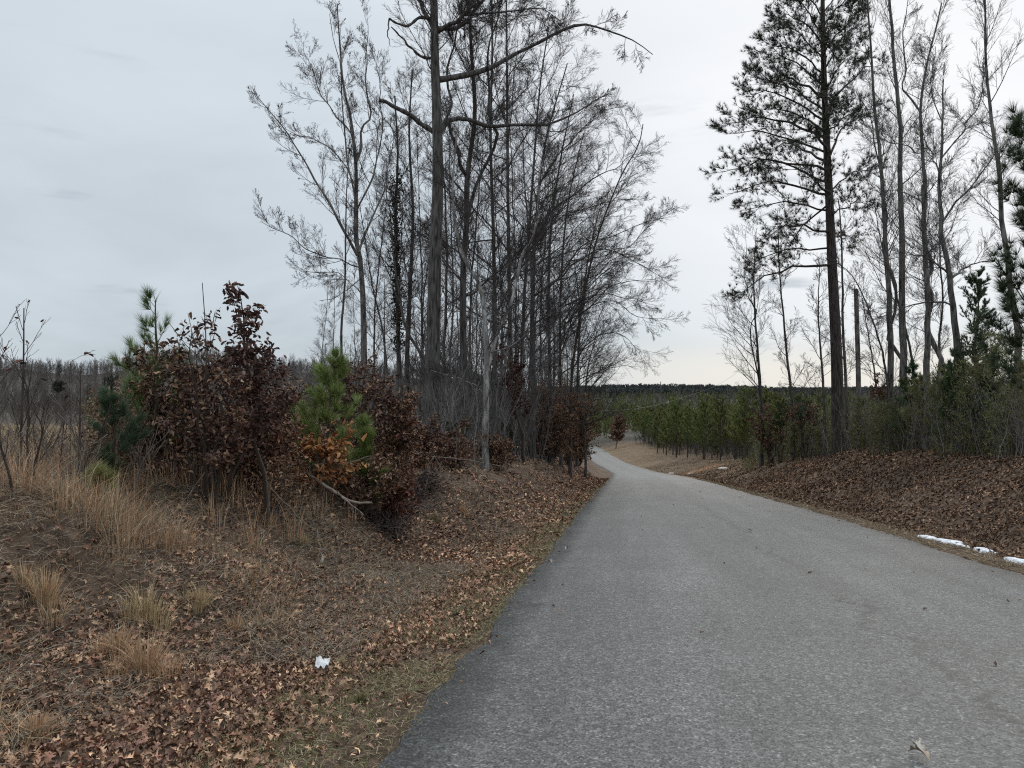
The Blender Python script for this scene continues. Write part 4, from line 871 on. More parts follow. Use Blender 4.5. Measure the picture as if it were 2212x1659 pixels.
PCOL = [(.15, .17, .05), (.19, .20, .065), (.11, .135, .045), (.13, .135, .055)]
fp = []
for q in range(6):
    g, s = far_pine_geo(300 + q, [8.6, 7.2, 9.4, 8.0, 6.2, 9.0][q], [tuple(v * [1, .8, 1.15, .65, 1.25, .9][q] * w_ for v, w_ in zip(c, [(1, 1, 1), (1.1, 1, .9), (.9, 1, 1), (.95, 1, 1.1), (1.15, 1.05, .9), (1, .95, 1)][q])) for c in PCOL], [60, 46, 66, 54, 40, 60][q], lo=[.12, .3, .22, .1, .34, .18][q])
    r_ = empty('plantation_pine', (0, 0, 0), 'young green pine in the dense plantation beyond the shoulder of the far road', 'pine', 'plantation pines beyond the road')
    link('trunk', g.mesh('trunk', M_BARK), r_); link('needles', s.mesh('needles', M_NEEDLE, smooth=False), r_); fp.append(r_)
rg = rngf(310); spots = []
for row in range(5):
    for Y in np.arange(84, 236, 4.4):
        Yj = Y + rg.uniform(-2, 2)
        if row < 2 and rg.uniform() < .22: continue
        X = rc(Yj) + HWD + 10.0 + row * 3.2 + rg.uniform(-1.7, 1.7) + 1.8 * vnoise(np.array([Yj / 14]), np.array([row * .3]), 3)[0] + max(0, (Y - 150)) * .03
        spots.append((X, Yj))
for i, (X, Y) in enumerate(spots):
    sc = rg.uniform(.68, 1.18) * (.78 + .22 * float(sstep(Y, 84, 120)))
    sc3 = (sc * rg.uniform(.95, 1.3), sc * rg.uniform(.95, 1.3), sc)
    loc = (X, Y, float(hgt(X, Y)))
    if i < 6: fp[i].location = loc; fp[i].scale = sc3; fp[i].rotation_euler = (0, 0, rg.uniform(0, 6.28)); continue
    dup(fp[int(rg.integers(0, 6))], loc, rg.uniform(0, 6.28), sc3)
def mass(name, label, geos, X, Y, sc, seed, mat, cat='woods', tint=None):
    """many small copies of a few geometries as one object"""
    rng = rngf(seed); g = Geo(); which = rng.integers(0, len(geos), len(X)); z = hgt(X, Y)
    for w_, (V, Fs, C) in enumerate(geos):
        ii = np.where(which == w_)[0]
        if not len(ii): continue
        th = rng.uniform(0, 6.28, len(ii)); c, s_ = np.cos(th), np.sin(th); zz = np.zeros_like(c); o = np.ones_like(c)
        R = np.stack([np.stack([c, s_, zz], 1), np.stack([-s_, c, zz], 1), np.stack([zz, zz, o], 1)], 1)
        VV = np.einsum('kj,njc->nkc', V, R) * sc[ii][:, None, None] + np.stack([X[ii], Y[ii], z[ii]], 1)[:, None]
        tt = rng.uniform(.75, 1.25, (len(ii), 1, 1)) * (C[None])
        for Fc in Fs: g.F.append(((Fc[None] + (np.arange(len(ii)) * len(V))[:, None, None]).reshape(-1, Fc.shape[1])) + g.n)
        g.V.append(VV.reshape(-1, 3)); g.C.append(tt.reshape(-1, 3)); g.n += VV.shape[0] * VV.shape[1]
    return tag(link(name, g.mesh(name, mat, smooth=False)), label, cat, kind='stuff')
def pack(*gs):
    V = []; Fs = []; C = []; n = 0
    for g in gs:
        v = np.concatenate(g.V); V.append(v); C.append(np.concatenate(g.C)); Fs += [f + n for f in g.F]; n += len(v)
    return np.concatenate(V), Fs, np.concatenate(C)
small_p = []
for q in range(3):
    g, s = far_pine_geo(320 + q, 9., PCOL, 22, .62, 3); small_p.append(pack(s))
thicket('undergrowth', 'grey brushy stems edging the plantation beyond the far shoulder', [(1330, 1700, 80, 235, 2600, 1.6, 4.6, .2)], 333, [(.07, .065, .055), (.10, .095, .085), (.05, .055, .035)], r=.03, rv=9.5)
rg = rngf(330); n = 1500
Y = rg.uniform(90, 330, n); X = rc(Y) + HWD + 26 + rg.uniform(0, 1, n) ** .8 * 190
X[:260] = rg.uniform(0, 75, 260); Y[:260] = rg.uniform(238, 300, 260)
mass('pine_woods', 'dense green pine plantation seen as one canopy behind its front rows', small_p, X, Y, rg.uniform(.6, 1.2, n), 331, M_NEEDLE)
def bare_low(seed, h=14., col=((.12, .105, .095), (.16, .145, .135), (.105, .092, .085)), r=.042, k=(24, 8)):
    rng = rngf(seed); g = Geo(); pts = np.stack([np.zeros(6), np.zeros(6), np.linspace(0, h, 6)], 1) + np.cumsum(rng.normal(size=(6, 3)) * .12, 0) * [1, 1, 0]
    rad = np.linspace(.07, .03, 6); c = np.array(col)
    g.tubes(pts[None], rad[None], 3, c[1])
    a, ra = grow(rng, pts[None], rad[None], k[0], .2, .99, (.4, 1.0), h * .33, .35, .1, 4, .5, .6, None, .55, r); g.tubes(a, ra, 3, c[0])
    b, rb = grow(rng, a, ra, k[1], .2, .99, (.3, .8), -.5, .4, .12, 3, .6, .5, None, .3, r * .7); g.tubes(b, rb, 3, c[2])
    return g
bl_ = [pack(bare_low(340 + q)) for q in range(4)]
def dkp(seed, h=13):
    g, s = far_pine_geo(seed, h, [(.03, .04, .026), (.04, .048, .03)], 34, .6, 4); return pack(g, s)
rg = rngf(341); n = 4200
Y = 235 + rg.uniform(0, 1, n) ** 1.0 * 500; X = (rg.uniform(-480, 1230, n) - CX) / F * Y
mass('woods', 'grey leafless woods covering the hill beyond the tan field', bl_, X, Y, rg.uniform(.5, 1.0, n) * (1 + .7 * vnoise(X / 30, Y / 60, 61)), 342, M_TWIG)
n = 110; Y = 250 + rg.uniform(0, 1, n) * 200; X = (rg.uniform(-120, 1230, n) - CX) / F * Y
mass('woods', 'dark evergreens dotted through the grey hillside woods', [dkp(350), dkp(351)], X, Y, rg.uniform(.5, 1.1, n), 352, M_NEEDLE)
# valley and far ridge on the right
n = 2600; Y = 330 + rg.uniform(0, 1, n) ** 1.2 * 620; X = (rg.uniform(1200, 2330, n) - CX) / F * Y
mass('woods', 'mixed dark woods filling the valley beyond the plantation', small_p + [pack(bare_low(360, 12, r=.09, k=(12, 3)))], X, Y, rg.uniform(.9, 1.4, n), 353, M_NEEDLE)
n = 3800; Y = 1000 + rg.uniform(0, 1, n) * 800; X = (rg.uniform(1150, 2330, n) - CX) / F * Y
cone_h = 13.
def blobtree(seed, col):
    rng = rngf(seed); g = Geo(); m = 46
    p = np.stack([rng.normal(size=m) * 2.0, rng.normal(size=m) * 2.0, rng.uniform(2, 12, m)], 1)
    g.needles(p, np.tile([0, 0, 1.], (m, 1)) + rng.normal(size=(m, 3)) * .5, 3, 3.0, 1.5, 1.2, rng, col, up=.6); return pack(g)
mass('woods', 'distant blue-grey wooded ridge closing the view above the road', [blobtree(361, [(.035, .05, .045), (.045, .055, .05)]), blobtree(362, [(.06, .06, .06)]), blobtree(363, [(.04, .05, .045)])], X, Y, rg.uniform(.8, 1.25, n), 364, M_NEEDLE)
# separate evergreens on the hill foot
for i, (lb, x, Y, h, nm) in enumerate([('flat-topped dark pine with long bare trunk before the hill', 124, 232, 14.2, 'hillside_pine'), ('broad dark pine high against the grey hillside', 243, 245, 17., 'hillside_pine'), ('low dark conifer at the foot of the grey woods', 196, 228, 9.5, 'hillside_pine')]):
    rng = rngf(370 + i); g = Geo(); s = Geo(); pts = np.stack([np.zeros(8), np.zeros(8), np.linspace(0, h, 8)], 1); rad = np.linspace(.25, .05, 8); g.tubes(pts[None], rad[None], 6, (.06, .055, .05))
    lo = [.78, .45, .1][i]; a, ra = grow(rng, pts[None], rad[None], 34, lo, .98, (.9, 1.3), [3.2, 4.5, 2.6][i], .3, .08, 5, .4, .6, None, .6, .03); g.tubes(a, ra, 3, (.05, .045, .04))
    fl = a[:, 1:].reshape(-1, 3); s.needles(fl, rng.normal(size=fl.shape) + [0, 0, .5], 16, .9, .22, 1.2, rng, [(.025, .032, .024), (.035, .042, .03)], up=.4)
    b = gp(x, Y); r_ = empty(nm, b, lb, 'pine'); link('trunk', g.mesh('trunk', M_BARK), r_); link('needles', s.mesh('needles', M_NEEDLE, smooth=False), r_)

# ------------------------------------------------------------------ ground cover
BLEAF = [tuple(min(.8, q * 1.55) for q in c) for c in [(.20, .125, .085), (.155, .095, .066), (.26, .175, .12), (.11, .066, .048), (.20, .11, .08), (.32, .22, .15), (.145, .085, .07), (.08, .05, .038)]]
BLEAF = [(a * 1.15, b * 1.10, c * 1.02) for a, b, c in BLEAF]
DLEAF = [tuple(min(.8, q * 1.65) for q in c) for c in [(.12, .072, .046), (.09, .055, .037), (.16, .098, .062), (.065, .042, .03), (.2, .13, .085)]]
def litter(name, label, seed, regs, cols, cat='leaf litter', keep=None):
    """regs: (Y0, Y1, u0, u1, density per m2, size, side, oak)"""
    rng = rngf(seed); s = Geo()
    for (Y0, Y1, u0, u1, dn, sz, side, oak, tilt) in regs:
        n = int((Y1 - Y0) * (u1 - u0) * dn)
        Y = rng.uniform(Y0, Y1, n); u = rng.uniform(u0, u1, n); X = rc(Y) + side * (HWD + u) / .989
        vis = np.abs(X / np.maximum(Y, .1)) < .74
        if keep is not None: vis &= keep(X, Y, u, rng)
        X, Y = X[vis], Y[vis]; n = len(X)
        nm = gnorm(X, Y); R = rot_frames(rng, n, tilt, nm)
        z = hgt(X, Y) + rng.uniform(.005, .045, n) * sz / .1
        s.scatter(OAK if oak else LEAF0, OAK_F if oak else LEAF_F, R, np.stack([X, Y, z], 1), rng.uniform(.55, 1.35, n) * sz, pal(rng, n, cols, .3) * (1 + .7 * vnoise(X / .9, Y / .9, seed) + .5 * vnoise(X / 3, Y / 3, seed + 5))[:, None])
    return tag(link(name, s.mesh(name, M_LEAF)), label, cat, kind='stuff')
def keepL(X, Y, u, rng):
    toe = np.interp(Y, [0, 9, 18, 60], [2.4, 2.3, 1.5, 1.4]); p = np.clip(.30 + .85 * sstep(u, .3, .9) - .85 * sstep(u, toe, toe + .9) + vnoise(X / 1.1, Y / 1.1, 31) * .9 + vnoise(X / .35, Y / .35, 32) * .4, .10, 1); return rng.uniform(size=len(X)) < p
litter('leaf_litter', 'curled brown oak leaves covering the left verge and bank', 401,
       [(2.4, 6, .12, 6.5, 520, .064, -1, True, .75), (6, 10, .1, 7, 430, .066, -1, True, .7), (10, 18, .05, 6, 230, .085, -1, False, .5), (18, 34, .05, 5.5, 85, .12, -1, False, .4), (34, 62, .1, 5, 45, .16, -1, False, .4)], BLEAF, keep=keepL)
litter('leaf_litter', 'broken leaf crumbs and small leaves between the whole ones on the left verge', 403,
       [(2.4, 7, .1, 6.5, 700, .042, -1, False, .6), (7, 14, .1, 6.5, 420, .05, -1, False, .6)], DLEAF + BLEAF, keep=keepL)
litter('leaf_litter', 'dark brown leaves blanketing the right bank', 402,
       [(7, 16, .8, 10, 260, .085, 1, False, .6), (16, 26, .8, 10, 180, .10, 1, False, .6), (26, 44, .8, 10, 90, .14, 1, False, .55), (44, 80, .5, 10, 12, .2, 1, False, .3)], DLEAF)
rg = rngf(404)
# fine debris (twigs, straw, pine straw) on both verges
def straw(name, label, seed, regs, cols, cat='grass'):
    rng = rngf(seed); g = Geo()
    for (Y0, Y1, u0, u1, dn, L, w_, side, lay, h0) in regs:
        n = int((Y1 - Y0) * (u1 - u0) * dn); Y = rng.uniform(Y0, Y1, n); u = rng.uniform(u0, u1, n); X = rc(Y) + side * (HWD + u) / .989
        m = (vnoise(X / .7, Y / .7, seed) + rng.uniform(-.45, .45, n) > -.12) & (np.abs(X / np.maximum(Y, .1)) < .74); X, Y = X[m], Y[m]; n = len(X)
        th = rng.uniform(0, 6.28, n); inc = np.abs(rng.normal(size=n)) * lay
        d = np.stack([np.cos(th) * np.cos(inc), np.sin(th) * np.cos(inc), np.sin(inc)], 1); l = rng.uniform(.4, 1.3, n) * L
        b = np.stack([X, Y, hgt(X, Y) + h0 * rng.uniform(0, 1, n)], 1); m1 = b + d * l[:, None] * .55; e = b + d * l[:, None] * np.array([1, 1, .75]) + rng.normal(size=(n, 3)) * .15 * l[:, None]
        pts = np.stack([b, m1, e], 1); wv = unit(np.cross(d, rng.normal(size=(n, 3)))) * w_ * .5
        V = np.stack([b - wv, b + wv, m1 + wv * .8, m1 - wv * .8, e], 1); o = np.arange(n)[:, None] * 5
        c = np.repeat(pal(rng, n, cols, .3), 5, 0); k0 = g.n; g.add(V.reshape(-1, 3), np.array([0, 1, 2, 3])[None] + o, c); g.F.append(np.array([3, 2, 4])[None] + o + k0)
    return tag(link(name, g.mesh(name, M_GRASS, smooth=False)), label, cat, kind='stuff')
STRAW = [(.30, .22, .14), (.22, .16, .10), (.38, .3, .2), (.16, .12, .08)]
straw('verge_grass', 'short olive and straw-coloured grass along the left road edge', 411, [(2.4, 9, -.08, 1.15, 5200, .07, .0038, -1, .5, .015), (9, 20, -.05, 1.1, 2000, .09, .006, -1, .6, .015), (20, 45, 0, 1.0, 260, .12, .012, -1, .6, .01)],
      [(.18, .18, .08), (.22, .19, .1), (.3, .24, .15), (.13, .13, .065), (.38, .3, .2), (.22, .15, .09)])
straw('dry_grass', 'matted dead grass and twigs over the left bank', 412, [(2.6, 6, 1.8, 6, 2200, .14, .004, -1, .35, .05), (6, 11, 1.0, 8, 2400, .15, .0045, -1, .4, .06), (9, 18, .8, 8, 520, .2, .006, -1, .45, .05), (18, 45, .8, 7, 110, .22, .012, -1, .5, .05)], STRAW + [(.2, .18, .15), (.28, .25, .21), (.12, .1, .085)])
straw('dry_grass', 'pale pine straw and dead grass between road and right bank', 413, [(7, 22, -.02, 1.3, 900, .14, .006, 1, .3, .02), (22, 60, 0, 1.5, 200, .18, .012, 1, .3, .02)], STRAW + [(.2, .14, .09)])
straw('dry_grass', 'thin tan grass over the open shoulder beyond the right bank', 414, [(40, 130, .5, 12, 22, .3, .03, 1, .9, .02)], [(.24, .17, .11), (.17, .12, .08), (.12, .09, .06)])

# tall orange broomsedge on the left, uncountable
def blades(rng, g, base, n, h, sp, w_, cols, bend=.35):
    """n blades around each base (B,3) with heights h (B,)"""
    B = len(base); b = np.repeat(base, n, 0); hh = np.repeat(h, n) * rng.uniform(.45, 1.1, B * n); N_ = B * n
    th = rng.uniform(0, 6.28, N_); out = np.abs(rng.normal(size=N_)) * bend
    dx, dy = np.cos(th), np.sin(th); rr = rng.uniform(0, 1, N_) ** .5 * np.repeat(sp, n)
    p = b + np.stack([dx * rr, dy * rr, np.zeros(N_)], 1); pts = []
    for f in (0, .35, .7, 1): pts.append(p + np.stack([dx * hh * out * f ** 2, dy * hh * out * f ** 2, hh * (f - .25 * out * f ** 2.5)], 1))
    t2 = rng.uniform(0, 3.14, N_); wv = np.stack([np.cos(t2), np.sin(t2), 0 * t2], 1) * w_ * .5
    V = np.stack([pts[0] - wv, pts[0] + wv, pts[1] - wv, pts[1] + wv, pts[2] - wv * .7, pts[2] + wv * .7, pts[3]], 1)
    o = np.arange(N_)[:, None] * 7; k0 = g.n
    g.add(V.reshape(-1, 3), np.concatenate([np.array([0, 1, 3, 2])[None] + o, np.array([2, 3, 5, 4])[None] + o]), np.repeat(pal(rng, N_, cols, .25), 7, 0)); g.F.append(np.array([4, 5, 6])[None] + o + k0)
SEDGE = [(.50, .29, .17), (.42, .25, .14), (.58, .38, .23), (.32, .2, .125), (.4, .3, .19), (.5, .4, .27)]
SEDGEY = [(.55, .43, .25), (.44, .33, .19), (.36, .29, .17)]
rg = rngf(420); g = Geo()
n = 900; Y = rg.uniform(4.8, 10, n); X = (rg.uniform(-80, 400, n) - CX) / F * Y; m = (rc(Y) - X - HWD > 3.3 - .3 * vnoise(X, Y, 3)) & (HY + (CZ - hgt(X, Y)) / Y * F < 1290 - .25 * (X / Y * F + CX)) & (vnoise(X / .8, Y / .8, 44) > -.08); X, Y = X[m], Y[m]
blades(rg, g, np.stack([X, Y, hgt(X, Y)], 1), 22, rg.uniform(.2, .6, len(X)), np.full(len(X), .13), .0042, SEDGE + [(.33, .28, .21), (.26, .21, .16)], .6)
n = 1500; Y = rg.uniform(3.4, 9.5, n); X = (rg.uniform(-80, 640, n) - CX) / F * Y; m = (rc(Y) - X - HWD > 1.9) & (vnoise(X / .6, Y / .6, 47) + .6 * vnoise(X / 1.6, Y / 1.6, 48) > .04); X, Y = X[m], Y[m]
blades(rg, g, np.stack([X, Y, hgt(X, Y)], 1), 16, rg.uniform(.08, .24, len(X)), np.full(len(X), .10), .0035, SEDGE[:4] + SEDGEY + [(.3, .27, .2), (.24, .21, .16), (.34, .29, .22)], 1.0)
n = 260; Y = rg.uniform(8.5, 14, n); X = (rg.uniform(-80, 900, n) - CX) / F * Y; m = (rc(Y) - X - HWD > 3.0); X, Y = X[m], Y[m]
blades(rg, g, np.stack([X, Y, hgt(X, Y)], 1), 20, rg.uniform(.3, .75, len(X)), np.full(len(X), .12), .006, SEDGE + [(.18, .13, .09)])
tag(link('broomsedge', g.mesh('broomsedge', M_GRASS, smooth=False)), 'orange-tan broomsedge grass thickening along the top of the left bank', 'grass', kind='stuff')
g = Geo(); n = 5200; Y = 16 + rg.uniform(0, 1, n) ** 1.5 * 190; X = (rg.uniform(-90, 760, n) - CX) / F * Y; m = (rc(Y) - X - HWD > 11); X, Y = X[m], Y[m]
blades(rg, g, np.stack([X, Y, hgt(X, Y)], 1), 8, rg.uniform(.4, .9, len(X)) * (1 + Y / 160), np.full(len(X), .3) * (1 + Y / 40), .02, [(.44, .33, .22), (.37, .28, .185), (.50, .39, .27), (.30, .25, .14)]); g.C[-1] = g.C[-1]
tag(link('field_grass', g.mesh('field_grass', M_GRASS, smooth=False)), 'tan dead grass of the open field behind the bushes', 'grass', kind='stuff')
# countable tufts
TUFT = [('tall straw-yellow grass tuft standing above the paler one beside it, centre of the left bank', 312, 1340, .34, SEDGEY, 70), ('tan grass tuft whose stalks stand orange at its foot, lowest on the left bank', 318, 1460, .34, SEDGE, 80),
        ('straw-coloured grass tuft higher up beside the bank leaves', 432, 1310, .22, SEDGEY, 60), ('broad arching grass tuft at the left frame edge', 95, 1310, .32, SEDGEY + SEDGE, 90),
        ('low orange grass tuft in the bottom left corner', 80, 1600, .16, SEDGE, 80), ('arching grey-tan grass clump left of the tall straw tuft', 255, 1420, .24, SEDGE, 80),
        ('small pale yellow tuft beside the peeled stick', 660, 1180, .15, SEDGEY, 60), ('wispy tan tuft on open leaf litter right of the straw tufts', 510, 1370, .2, SEDGE, 30),
        ('small yellow tuft near the white paper scrap', 738, 1440, .09, SEDGEY, 40), ('green-tinged tuft near the road edge', 780, 1520, .09, [(.16, .16, .07), (.24, .2, .1)], 50),
        ('grass tuft on the bank crest below the brown shrubs', 580, 1140, .2, SEDGE, 60), ('olive tuft on the far bank below the evergreen shrub', 938, 1130, .2, [(.18, .16, .07), (.26, .2, .11)], 70),
        ('golden tuft on the mid bank right of the dead brush', 1000, 1110, .2, SEDGE, 70)]
for i, (lb, x, y, h, cs, n) in enumerate(TUFT):
    b = on_ground(x, y); g = Geo(); rg = rngf(430 + i); blades(rg, g, b[None], n * 2, np.array([h]), np.array([h * .24]), .0035 + .0002 * b[1], cs, .38)
    for q_ in range(3):
        bb_ = b + np.array([*rg.uniform(-.5, .5, 2), 0]) * h; bb_[2] = float(hgt(bb_[0], bb_[1])); blades(rg, g, bb_[None], n, np.array([h * rg.uniform(.5, .85)]), np.array([h * .22]), .0035, cs, .5)
    blades(rg, g, b[None], n, np.array([h * .6]), np.array([h * .5]), .004, cs, .9)
    tag(link('grass_tuft', g.mesh('grass_tuft', M_GRASS, b, smooth=False), loc=b), lb, 'grass tuft', 'grass tufts on the left bank')

# ------------------------------------------------------------------ sticks, fallen branches, litter, snow
def stick(name, label, pts2, r0, seed, col=(.2, .165, .135), sub=(), lift=.03, cat='branch', Yb=None, sides=7):
    rng = rngf(seed); q = []
    for p in pts2:
        if len(p) == 2: b = on_ground(*p); b[2] += lift
        else: b = P(p[0], p[1], p[2])
        q.append(b)
    q = resample(np.array(q), 22); q += np.cumsum(rng.normal(size=q.shape) * .006, 0); b0 = q[0].copy(); g = Geo(); g.tubes(q[None], np.linspace(r0, r0 * .45, 22)[None] * (1 + .12 * rng.normal(size=22))[None], sides, col)
    for sp_ in sub:
        w_ = resample(np.array([P(*p) for p in sp_[0]]), 12); w_ += np.cumsum(rng.normal(size=w_.shape) * .008, 0); g.tubes(w_[None], np.linspace(sp_[1], sp_[1] * .3, 12)[None], 5, col)
        a, ra = grow(rng, w_[None], np.linspace(sp_[1], sp_[1] * .3, 12)[None], 5, .3, .95, (.4, .9), .3, .1, .12, 5, .6, .6, None, .3, .003); g.tubes(a, ra, 4, col)
    tag(link(name, g.mesh(name, M_WOOD, b0), loc=b0), label, cat)
stick('fallen_branch', 'forked pale fallen branch lying across the brush on the left bank', [(648, 1012, 11.2), (690, 1040, 11.0), (735, 1068, 10.9), (770, 1080, 10.9), (808, 1078, 11.0)], .034, 501,
      sub=[([(728, 1064, 10.9), (760, 1090, 10.7), (795, 1122, 10.6)], .018), ([(650, 1010, 11.2), (700, 1003, 11.2), (750, 1000, 11.3), (800, 985, 11.4)], .016)], cat='branch')
stick('twiggy_branch', 'pale twiggy dead branch hanging before the thickest trunk', [(870, 965, 16), (905, 980, 16), (950, 985, 16), (1010, 990, 16), (1080, 1000, 16)], .012, 502, sub=[([(938, 984, 16), (925, 1000, 15.9), (918, 1040, 15.9)], .01), ([(938, 984, 16), (955, 1010, 16), (975, 1030, 16)], .009), ([(905, 980, 16), (890, 965, 16.2), (870, 950, 16.2)], .008)])
stick('peeled_stick', 'short pale peeled stick standing on the left bank slope', [(697, 1225, ), (690, 1175), (686, 1142)][::1], .018, 503, col=(.3, .25, .2), lift=.04, cat='stick')
stick('dead_vine', 'long thin brown stem sloping down the bank toward the peeled stick', [(560, 1020, 9.6), (590, 1060, 9.4), (640, 1110, 9.2), (685, 1150, 9.0)], .008, 504, col=(.14, .11, .09), cat='stem')
stick('lying_stick', 'dark straight stick lying on the bank crest under the brown shrubs', [(460, 1148), (530, 1125), (605, 1112)], .012, 505, col=(.09, .07, .06), lift=.06, cat='stick')
stick('leaning_stem', 'pale bare stem leaning right through the weeds below the purple sapling', [(360, 1140, 9.), (400, 1080, 9.1), (440, 1020, 9.2)], .010, 506, col=(.24, .2, .16), cat='stem')
rg = rngf(510)
# charred old stumps / dark holes at the bush foot
for lb, x, Y, h, r in [('blackened old stump half hidden under the brown tangle', 582, 9.9, .17, .10)]:
    b = gp(x, Y); f = np.linspace(0, 1, 6); pts = b + np.stack([.05 * f, 0 * f, h * f - .05], 1); g = Geo(); g.tubes(pts[None], (r * (1.25 - .35 * f))[None], 11, (.06, .055, .05)); 
    tp = pts[-1]; th = np.linspace(0, 6.283, 12)[:-1]; V = np.concatenate([[tp + [0, 0, -.06]], tp + np.stack([np.cos(th) * r * .9, np.sin(th) * r * .9, rg.uniform(-.04, .13, 11) * np.array([1, .3, 1.2, .2, .9, .4, 1.3, .2, .8, .3, 1])], 1)]); g.add(V, np.array([[0, i + 1, (i + 1) % 11 + 1] for i in range(11)]), (.05, .045, .04))
    tag(link('stump', g.mesh('stump', M_BARK, b), loc=b), lb, 'stump')

def sheet(name, label, cat, b, V, Fc, mat, group=None):
    tag(link(name, mesh(name, V, [Fc], mat), loc=b), label, cat, group)
# crumpled white wrapper with faint print
m_pap, t_, b_ = newmat('paper'); b_.inputs['Roughness'].default_value = .6
tcp = t_.nodes.new('ShaderNodeTexCoord'); wv = t_.nodes.new('ShaderNodeTexNoise'); wv.inputs['Scale'].default_value = 55
mpp = t_.nodes.new('ShaderNodeMapping'); mpp.inputs['Scale'].default_value = (.5, 1.8, 1); t_.links.new(tcp.outputs['Object'], mpp.inputs[0]); t_.links.new(mpp.outputs[0], wv.inputs[0])
rp = t_.nodes.new('ShaderNodeValToRGB'); rp.color_ramp.elements[0].position = .30; rp.color_ramp.elements[0].color = (.35, .37, .38, 1); rp.color_ramp.elements[1].position = .40; rp.color_ramp.elements[1].color = (.62, .63, .63, 1)
t_.links.new(wv.outputs[0], rp.inputs[0]); t_.links.new(rp.outputs[0], b_.inputs['Base Color'])
b = on_ground(696, 1452); rg = rngf(520); u_, v_ = np.meshgrid(np.linspace(-1, 1, 13), np.linspace(-1, 1, 9)); n = u_.size
def crumple(u, v, w, l, h, seed): return np.stack([u * w * (1 + .12 * vnoise(v * 2, u * 2, seed)), v * l * (1 + .15 * vnoise(u * 2, v * 2, seed + 1)), h * (.6 + 1.0 * vnoise(u * 2.2 + 5, v * 2.2, seed + 2) + .5 * vnoise(u * 5, v * 5, seed + 3)) + .02 + .0 * u], -1).reshape(-1, 3)
V = crumple(u_, v_, .052, .040, .038, 3); V[:, 2] += V[:, 1] * .5
ig = np.arange(n).reshape(u_.shape); Fq = np.stack([ig[:-1, :-1], ig[:-1, 1:], ig[1:, 1:], ig[1:, :-1]], -1).reshape(-1, 4)
V2 = V.copy(); V2[:, 2] -= .004; b[2] += .03
V = np.concatenate([V, V2]); Fp = np.concatenate([Fq, Fq[:, ::-1] + n])
sheet('paper_wrapper', 'crumpled white paper wrapper on the leaves beside the road', 'litter', b, V, Fp, m_pap)
# snow
m_sn, t_, b_ = newmat('snow');  b_.inputs['Roughness'].default_value = .7; b_.inputs['Subsurface Weight'].default_value = .0
nn_ = t_.nodes.new('ShaderNodeTexNoise'); nn_.inputs['Scale'].default_value = 25
n9 = t_.nodes.new('ShaderNodeTexNoise'); n9.inputs['Scale'].default_value = 9; n9.inputs['Detail'].default_value = 8; n9.inputs['Roughness'].default_value = .7; t9 = t_.nodes.new('ShaderNodeTexCoord'); t_.links.new(t9.outputs['Object'], n9.inputs[0])
r9 = t_.nodes.new('ShaderNodeValToRGB'); r9.color_ramp.elements[0].position = .34; r9.color_ramp.elements[0].color = (.30, .26, .22, 1); r9.color_ramp.elements[1].position = .46; r9.color_ramp.elements[1].color = (.80, .83, .87, 1); t_.links.new(n9.outputs[0], r9.inputs[0]); t_.links.new(r9.outputs[0], b_.inputs['Base Color']); bb = t_.nodes.new('ShaderNodeBump'); bb.inputs['Strength'].default_value = .4; bb.inputs['Distance'].default_value = .02; t_.links.new(nn_.outputs[0], bb.inputs['Height']); t_.links.new(bb.outputs[0], b_.inputs['Normal'])
def snow(label, x0, y0, x1, y1, wd, seed):
    a = on_ground(x0, y0); e = on_ground(x1, y1); L = e - a; L[2] = 0; ln = np.linalg.norm(L); d = L / ln; nrm = np.array([-d[1], d[0], 0])
    k, j = 40, 9; f = np.linspace(0, 1, k); s = np.linspace(-1, 1, j)
    w_ = wd * np.sin(np.pi * np.clip(f, .02, .98)) ** .5 * (1 + .9 * vnoise(f * 7, f * 0, seed) + .6 * vnoise(f * 22, f * 0, seed + 1))
    ctr = a[None] + L[None] * f[:, None] + nrm[None] * (.10 * vnoise(f * 4, f * 0, seed + 2))[:, None]
    G = ctr[:, None] + nrm[None, None] * (s[None, :, None] * w_[:, None, None]); G[..., 2] = hgt(G[..., 0], G[..., 1]) + .055 * (1 - s[None] ** 2) ** .5 * (w_[:, None] / wd).clip(0, 1.2) + .012 * vnoise(G[..., 0] * 9, G[..., 1] * 9, seed) + .012 - .05 * (np.abs(s[None]) > .99)
    ii = np.arange(k * j).reshape(k, j); Fs = np.stack([ii[:-1, :-1], ii[:-1, 1:], ii[1:, 1:], ii[1:, :-1]], -1).reshape(-1, 4)
    b = a; sheet('snow_patch', label, 'snow', b, G.reshape(-1, 3) - b, Fs, m_sn, 'snow patches in the right ditch')
snow('longest white snow streak in the ditch at the foot of the right bank', 1990, 1161, 2106, 1187, .21, 601)
snow('small white snow patch, middle one in the right ditch', 2116, 1190, 2145, 1199, .11, 603)
snow('white snow patch cut by the right frame edge', 2176, 1208, 2240, 1228, .15, 605)
